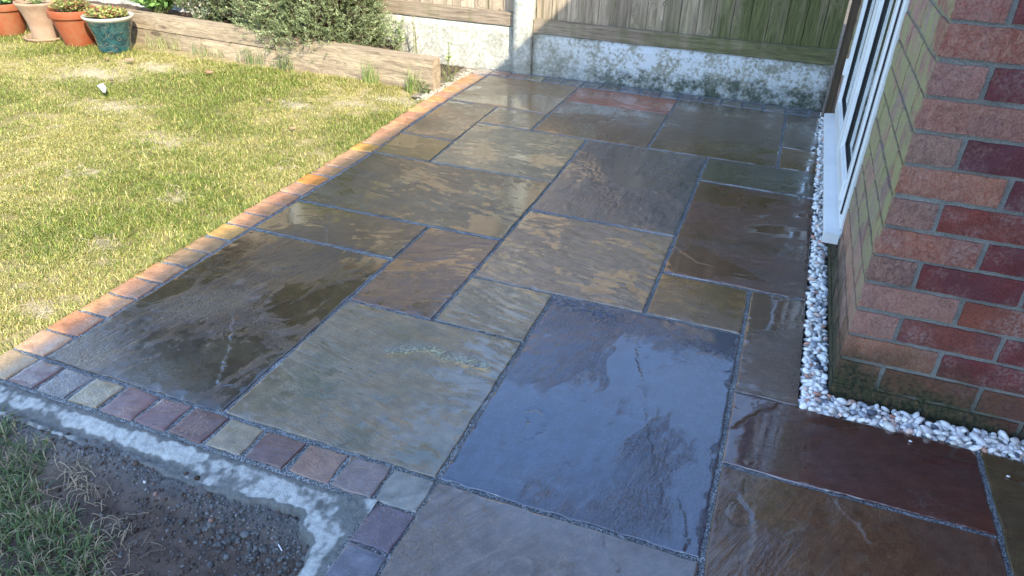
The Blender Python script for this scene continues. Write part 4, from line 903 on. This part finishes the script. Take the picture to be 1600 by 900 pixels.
def put(x, y, z, s, c, alpha, ident):
    global nbrick
    me = rb.choice(BV[s]); 
    if ident:
        o = bpy.data.objects.new('brick', me); COL.objects.link(o); o.parent = wallo; o.matrix_parent_inverse = Matrix.Identity(4)
        o.location = (x+rb.uniform(-.001, .001), y+rb.uniform(-.001, .001), z+rb.uniform(-.0012, .0012)); o.rotation_euler = (0, 0, rb.uniform(-.006, .006)); o.color = (*c, alpha); nbrick += 1
    else: extra.append((me, x, y, z, c))
RED_ = [(.20, .050, .038), (.16, .036, .034), (.23, .070, .045), (.19, .058, .044), (.12, .032, .038), (.22, .08, .052)]
QUO = [(.42, .24, .19), (.46, .22, .155), (.34, .22, .19), (.40, .22, .18), (.31, .21, .175), (.50, .26, .18)]
quoin_z = {0: (.50, .29, .26), 1: (.44, .26, .23), 2: (.30, .20, .18), 3: (.46, .19, .14), 4: (.33, .21, .19), 5: (.48, .23, .17), 6: (.33, .24, .21), 7: (.42, .23, .20), 8: (.40, .24, .23), 9: (.36, .15, .12), 10: (.34, .14, .13)}
for r_ in range(-4, 23):
    z = Z0+CR*(r_+.5)
    if z > 1.99: break
    ident = z < 1.16; hd = (r_ % 2 == 0)
    # corner
    qc = tuple(a*b for a, b in zip(quoin_z.get(r_, rb.choice(QUO)), (.76, .64, .57)))
    if hd: put(XC+.104/2, YC+.219/2, z, (.1040, .2190, .0680), qc, 0, ident); xs0 = XC+.104+.011; y0 = YC+.219+.011
    else: put(XC+.219/2, YC+.104/2, z, (.2190, .1040, .0680), qc, 0, ident); xs0 = XC+.219+.011; y0 = YC+.104+.011
    x = xs0
    while x < 3.2:
        put(x+.219/2, YC+.104/2, z, (.2190, .1040, .0680), rb.choice(RED_) if (x > 2.2 or not hd) else rb.choice(RED_), 1, ident and x < 2.9); x += PL
    def run(y, ya):
        while y < ya-.03:
            L = .219 if y+.219 <= ya+.03 else .104
            if y+L > ya+.03: break
            put(XC+.104/2, y+L/2-.0, z, (.104, L, .0680), rb.choice(QUO[:5]), 0, ident); y += L+.011
    if z < SILLZ-.04 or z > 1.66: run(y0, PIER_Y1)
    else:
        run(y0, WIN_Y0-.01); run(WIN_Y1+.005 + (.0 if hd else .0), PIER_Y1)
bm = bmesh.new()
for me, x, y, z, c in extra:
    k = len(bm.verts); bm.from_mesh(me); bm.verts.ensure_lookup_table(); bmesh.ops.translate(bm, verts=bm.verts[k:], vec=(x, y, z))
o = bm_obj('upper_bricks', bm, M['brick'], wallo, True); o['kind'] = 'stuff'; o.color = (.28, .10, .085, 1)
# window, seen at a grazing angle
win = empty('window', (XC, WIN_Y0, SILLZ)); win.parent = house; win.matrix_parent_inverse = HI
WI = Matrix.Translation((-XC, -WIN_Y0, -SILLZ))
def wp(name, bm, mat): o = bm_obj(name, bm, mat, win); o.matrix_parent_inverse = WI; return o
def frame_bm(x0, x1, y0, y1, z0, z1, w, bev=.003):
    bm = bmesh.new(); box_bm(x0, x1, y0, y0+w, z0, z1, bev, bm); box_bm(x0, x1, y1-w, y1, z0, z1, bev, bm); box_bm(x0+.0004, x1-.0004, y0+w-.001, y1-w+.001, z0, z0+w, bev, bm); box_bm(x0+.0004, x1-.0004, y0+w-.001, y1-w+.001, z1-w, z1, bev, bm); return bm
ZT = 1.58
sb = bmesh.new(); vs = []
for y in (1.395, 2.90):
    vs.append([sb.verts.new(c) for c in ((2.003, y, SILLZ-.030), (2.000, y, SILLZ-.006), (2.003, y, SILLZ), (2.085, y, SILLZ+.010), (2.085, y, SILLZ-.012), (2.012, y, SILLZ-.014), (2.012, y, SILLZ-.030))])
for i in range(7): sb.faces.new([vs[0][i], vs[0][(i+1) % 7], vs[1][(i+1) % 7], vs[1][i]])
sb.faces.new(vs[0][::-1]); sb.faces.new(vs[1]); bmesh.ops.recalc_face_normals(sb, faces=sb.faces[:])
wp('sill', sb, M['upvc'])
wp('end_cap', box_bm(1.998, 2.0515, 1.389, 1.3945, SILLZ-.034, SILLZ+.004, .001), M['upvc'])
wp('frame', frame_bm(2.046, 2.115, WIN_Y0, WIN_Y1-.002, SILLZ+.012, ZT, .055), M['upvc'])
mid = 2.08
wp('mullion', box_bm(2.0465, 2.114, mid-.028, mid+.028, SILLZ+.068, ZT-.056, .002), M['upvc'])
for (a, b) in ((WIN_Y0+.045, mid-.016), (mid+.016, WIN_Y1-.047)):
    s_ = wp('sash', frame_bm(2.034, 2.084, a, b, SILLZ+.058, ZT-.046, .062, .004), M['upvc'])
    g1 = bm_obj('gasket', frame_bm(2.0405, 2.0455, a-.006, b+.006, SILLZ+.052, ZT-.040, .008, 0), M['gasket'], s_)
    g2 = bm_obj('bead', frame_bm(2.044, 2.070, a+.0615, b-.0615, SILLZ+.1195, ZT-.1075, .012, .002), M['upvc'], s_)
    g3 = bm_obj('gasket', frame_bm(2.0475, 2.058, a+.0735, b-.0735, SILLZ+.1315, ZT-.1195, .005, 0), M['gasket'], s_)
    g4 = bm_obj('pane', box_bm(2.056, 2.060, a+.07, b-.07, SILLZ+.128, ZT-.116), M['glass'], s_)
for yy, zz in ((WIN_Y0+.07, .255), (WIN_Y1-.075, .40)):
    wp('hinge', box_bm(2.024, 2.036, yy-.010, yy+.010, zz, zz+.075, .003), M['upvc'])
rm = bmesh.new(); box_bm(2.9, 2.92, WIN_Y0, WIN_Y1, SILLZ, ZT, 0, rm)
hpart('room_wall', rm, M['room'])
# the rest of the building
wing = bmesh.new(); box_bm(3.30, 8.5, -5.0, PIER_Y1, -.2, 3.28, 0, wing)
def mat_brickface():
    t = NT('distant_brickwork'); br = t.n('ShaderNodeTexBrick'); br.inputs['Scale'].default_value = 1; br.inputs['Brick Width'].default_value = .23; br.inputs['Row Height'].default_value = CR; br.inputs['Mortar Size'].default_value = .006
    br.inputs['Color1'].default_value = (.28, .10, .08, 1); br.inputs['Color2'].default_value = (.18, .06, .055, 1); br.inputs['Mortar'].default_value = (.3, .3, .29, 1)
    sx = t.sep(t.geo.outputs['Position']); cb = t.n('ShaderNodeCombineXYZ'); t.l(t.math('ADD', sx[0], sx[1]), cb.inputs[0]); t.l(sx[2], cb.inputs[1]); t.l(cb.outputs[0], br.inputs['Vector']); t.set('Base Color', br.outputs['Color']); t.set('Roughness', .9); t.set('Normal', t.bump(br.outputs['Fac'], -.5, .004)); return t.m
hpart('rear_wing', wing, mat_brickface())
SL_ = 1.0
def shade_x(z, x): return 0
roof = bmesh.new()
def slab_poly(pts, y0, y1, bm):
    lo = [bm.verts.new((a, y0, b)) for a, b in pts]; hi = [bm.verts.new((a, y1, b)) for a, b in pts]
    bm.faces.new(lo); bm.faces.new(hi[::-1])
    for i in range(len(pts)): bm.faces.new([lo[i], hi[i], hi[(i+1) % len(pts)], lo[(i+1) % len(pts)]])
E1 = 1.98; EZ = SL_*(E1+.065)                       # eaves of the low part
slab_poly([(E1, EZ-.10), (E1, EZ), (3.296, EZ+.45), (3.296, EZ+.33), (2.1, 2.0), (2.06, 2.0)], .68, PIER_Y1+.06, roof)
slab_poly([(3.10, SL_*3.165-.10), (3.10, SL_*3.165), (5.9, 3.165+1.9), (8.7, 3.165), (8.7, 3.06)], -5.2, PIER_Y1+.06, roof)
bmesh.ops.recalc_face_normals(roof, faces=roof.faces[:]); hpart('roof', roof, M['tiles'])
# lintel strip hides the gap under the low roof
hpart('fascia', box_bm(E1-.004, E1+.02, .70, PIER_Y1+.04, EZ-.16, EZ-.012, .002), M['upvc'])

# ------------------------------------------------------------------ pebbles
peb = empty('pebble_strip', (2.0, .65, 0)); tag(peb, kind='structure')
bed_m = bmesh.new(); box_bm(1.972, 2.075, .585, 3.44, -.12, -.030, 0, bed_m); box_bm(2.076, 3.3, .585, .72, -.12, -.031, 0, bed_m)
o = bm_obj('gravel_bed', bed_m, M['compost'], peb); o.matrix_parent_inverse = Matrix.Translation((-2.0, -.65, 0))
PBV = []
for i in range(14):
    r2 = np.random.RandomState(900+i); k = len(IV1)
    v = IV1 if i % 2 else IV1
    V2, F2 = IV2, IF2
    q = V2*(1+.26*np.array([perlin(a[0]*1.3+i*3, a[1]*1.3+a[2]*.7, 200+i) for a in V2])[:, None])*np.array((1.15, r2.uniform(.6, .95), r2.uniform(.45, .75)))
    me = bpy.data.meshes.new('pebble'); me.from_pydata(q.tolist(), [], F2.tolist()); me.materials.append(None)
    for p in me.polygons: p.use_smooth = True
    PBV.append((me, q, F2))
def mat_pebble():
    t = NT('pebble_mix'); oc = t.oi.outputs['Color']; n = t.noise(120, detail=4)
    t.set('Base Color', t.mix(1, oc, t.ramp(n, [(.3, .8), (.7, 1.12)]), 'MULTIPLY')); t.set('Roughness', .45); t.set('Normal', t.bump(n, .35, .002)); return t.m
PM = mat_pebble()
for me, _, _ in PBV: me.materials[0] = PM
PC = [((.88, .87, .84), 52), ((.78, .78, .77), 20), ((.74, .56, .47), 9), ((.34, .37, .42), 6), ((.64, .62, .58), 8), ((.50, .27, .20), 3), ((.12, .14, .18), 3)]
pool = [c for c, w_ in PC for _ in range(w_)]
rp = random.Random(4); cand = []
for lay, (n, zz) in enumerate(((2200, -.019), (3200, -.009), (2600, .000))):
    for _ in range(n):
        if rp.random() < .66: y = .60+2.80*rp.random()**1.25; x0 = 1.979+.012*(y-.6); x = rp.uniform(x0+.005, 2.048 if lay < 2 else 2.044)
        else: x = rp.uniform(1.985, 2.95); y = rp.uniform(.604, .692 if lay < 2 else .682)
        cand.append((x, y, zz+rp.uniform(-.003, .004)))
grid_ = {}; acc = []
for x, y, z in cand:
    s_ = rp.uniform(.0070, .0125) if rp.random() < .7 else rp.uniform(.0125, .0165); ok = True
    for kx in (-1, 0, 1):
        for ky in (-1, 0, 1):
            for (a, b, c, d) in grid_.get((int(x/.03)+kx, int(y/.03)+ky), ()):
                if (a-x)**2+(b-y)**2+((c-z)*1.6)**2 < ((d+s_)*.66)**2: ok = False
    if ok: grid_.setdefault((int(x/.03), int(y/.03)), []).append((x, y, z, s_)); acc.append((x, y, z, s_))
cp = Vector(CAM_P); acc.sort(key=lambda a: ((Vector(a[:3])-cp).length/a[3]) + (60 if a[2] < -.011 else 0) + (400 if a[0] > 2.6 else 0))
PI_ = Matrix.Translation((-2.0, -.65, 0)); stV, stF, stC, off = [], [], [], 0
for i, (x, y, z, s_) in enumerate(acc):
    me, q, F2 = rp.choice(PBV); e = Euler((rp.uniform(-.6, .6), rp.uniform(-.6, .6), rp.uniform(0, 6.28))); c = rp.choice(pool)
    if i < 290:
        o = bpy.data.objects.new('pebble', me); COL.objects.link(o); o.parent = peb; o.matrix_parent_inverse = PI_; o.location = (x, y, z); o.rotation_euler = e; o.scale = (s_,)*3; o.color = (*c, 1)
    else:
        A = np.array(e.to_matrix()); stV.append(q@A.T*s_+np.array((x, y, z))); stF.append(F2+off); off += len(q); stC.append(np.tile(c, (len(q), 1)))
o = mesh_np('pebbles', np.concatenate(stV), np.concatenate(stF), M['rock'], peb, True, np.concatenate(stC)); o.matrix_parent_inverse = PI_; o['kind'] = 'stuff'
for i, (x, y, l_) in enumerate(((2.245, .565, 'white pebble strayed onto the plum slab'), (2.455, .520, 'white pebble strayed onto the dark olive slab'), (1.955, 2.12, 'white chip on the joint beside the maroon slab'))):
    me, q, F2 = PBV[i]; o = bpy.data.objects.new('stray_pebble', me); COL.objects.link(o); o.location = (x, y, .004); o.scale = (.004, .004, .004); o.color = (.8, .8, .78, 1); tag(o, l_, 'pebble')

# ------------------------------------------------------------------ trees beyond the fence (mirrored in the wet stone)
def tree(name, label, x, y, h, r, seed, pal, trunk=.09):
    rr = np.random.RandomState(seed); root = empty(name, (x, y, -.16)); tag(root, label, 'tree', 'trees beyond the fence'); inv = Matrix.Translation((-x, -y, .16))
    tV, tF, off = [], [], 0
    def add(pts, a, b):
        nonlocal off
        v, f = tube(pts, a, b, 7); tV.append(v); tF.append(f+off); off += len(v)
    add([(x, y, -.2), (x+.05, y, h*.3), (x-.04, y+.05, h*.6), (x, y, h*.9)], trunk, trunk*.25); P = []
    for k in range(16):
        a = rr.uniform(0, 6.28); zb = h*rr.uniform(.25, .75); e = (x+math.cos(a)*r*rr.uniform(.5, .9), y+math.sin(a)*r*rr.uniform(.5, .9), zb+h*rr.uniform(.08, .25)); add([(x, y, zb), ((x+e[0])/2, (y+e[1])/2, zb+h*.06), e], trunk*.35, .008)
        m = 1500; q = np.array(e)+rr.normal(size=(m, 3))*np.array((r*.30, r*.30, h*.075)); P.append(q)
    m = 5000; P.append(np.array((x, y, h*.62))+rr.normal(size=(m, 3))*np.array((r*.42, r*.42, h*.17))); P = np.concatenate(P)
    d = rr.normal(size=P.shape); d /= np.linalg.norm(d, axis=1)[:, None]; L = rr.uniform(.05, .10, len(P)); V, F, C = leaf_cloud(P, d, L, L*.55, rr, pal[rr.randint(0, len(pal), len(P))]*rr.uniform(.7, 1.3, (len(P), 1)))
    o = mesh_np('crown', V, F, M['leaf'], root, False, C); o.matrix_parent_inverse = inv
    V = np.concatenate(tV); o = mesh_np('trunk', V, np.concatenate(tF), M['stem'], root, True, np.tile((.12, .09, .065), (len(V), 1))); o.matrix_parent_inverse = inv
TP = np.array([(.05, .085, .03), (.07, .10, .035), (.045, .07, .03)])
tree('garden_tree', 'leftmost of the three trees behind the fence', -4.7, 5.3, 5.2, 1.2, 61, TP)
tree('garden_tree', 'tallest tree behind the fence, in the middle of the three', -3.4, 5.5, 5.6, 1.25, 62, TP)
tree('garden_tree', 'smaller round tree behind the fence near the rosemary', -2.2, 5.2, 4.1, .85, 63, TP)
nb = empty('added_glare_house', (-1.1, 9, -.16)); tag(nb, 'unseen cream house added beyond the back fence for pale reflections', 'house'); NI = Matrix.Translation((1.1, -9, .16))  # unseen house, added so its sunlit gable throws glare onto the wet slabs
def npart(name, bm, mat, par=nb):
    o = bm_obj(name, bm, mat, par); 
    if par is nb: o.matrix_parent_inverse = NI
    return o
bm = bmesh.new(); slab_poly([(-3.4, -.2), (1.2, -.2), (1.2, 2.9), (-1.1, 5.1), (-3.4, 2.9)], 9.0, 16.0, bm); bmesh.ops.recalc_face_normals(bm, faces=bm.faces[:])
nw = npart('wall', bm, mat_simple('cream_render', (.78, .75, .68), .9, 30, .06, .003))
bm = bmesh.new(); slab_poly([(-3.75, 2.57), (-1.1, 5.105), (1.55, 2.57), (1.55, 2.70), (-1.1, 5.25), (-3.75, 2.70)], 8.75, 16.2, bm); bmesh.ops.recalc_face_normals(bm, faces=bm.faces[:]); npart('roof', bm, M['tiles'])
for wx_, wz in ((-2.9, .8), (-.5, .8)):
    f = npart('window', frame_bm(8.95, 9.03, 0, 1.1, wz, wz+1.1, .07), M['upvc']); f.matrix_parent_inverse = NI @ Matrix.Translation((wx_+1.1, 0, 0)) @ Matrix.Rotation(math.pi/2, 4, 'Z') @ Matrix.Translation((0, 0, 0))
    bm_obj('pane', box_bm(8.985, 8.99, .07, 1.03, wz+.07, wz+1.03), mat_simple('dark_pane', (.03, .035, .04), .05), f)
print('bricks', nbrick, 'pebbles', len(acc))
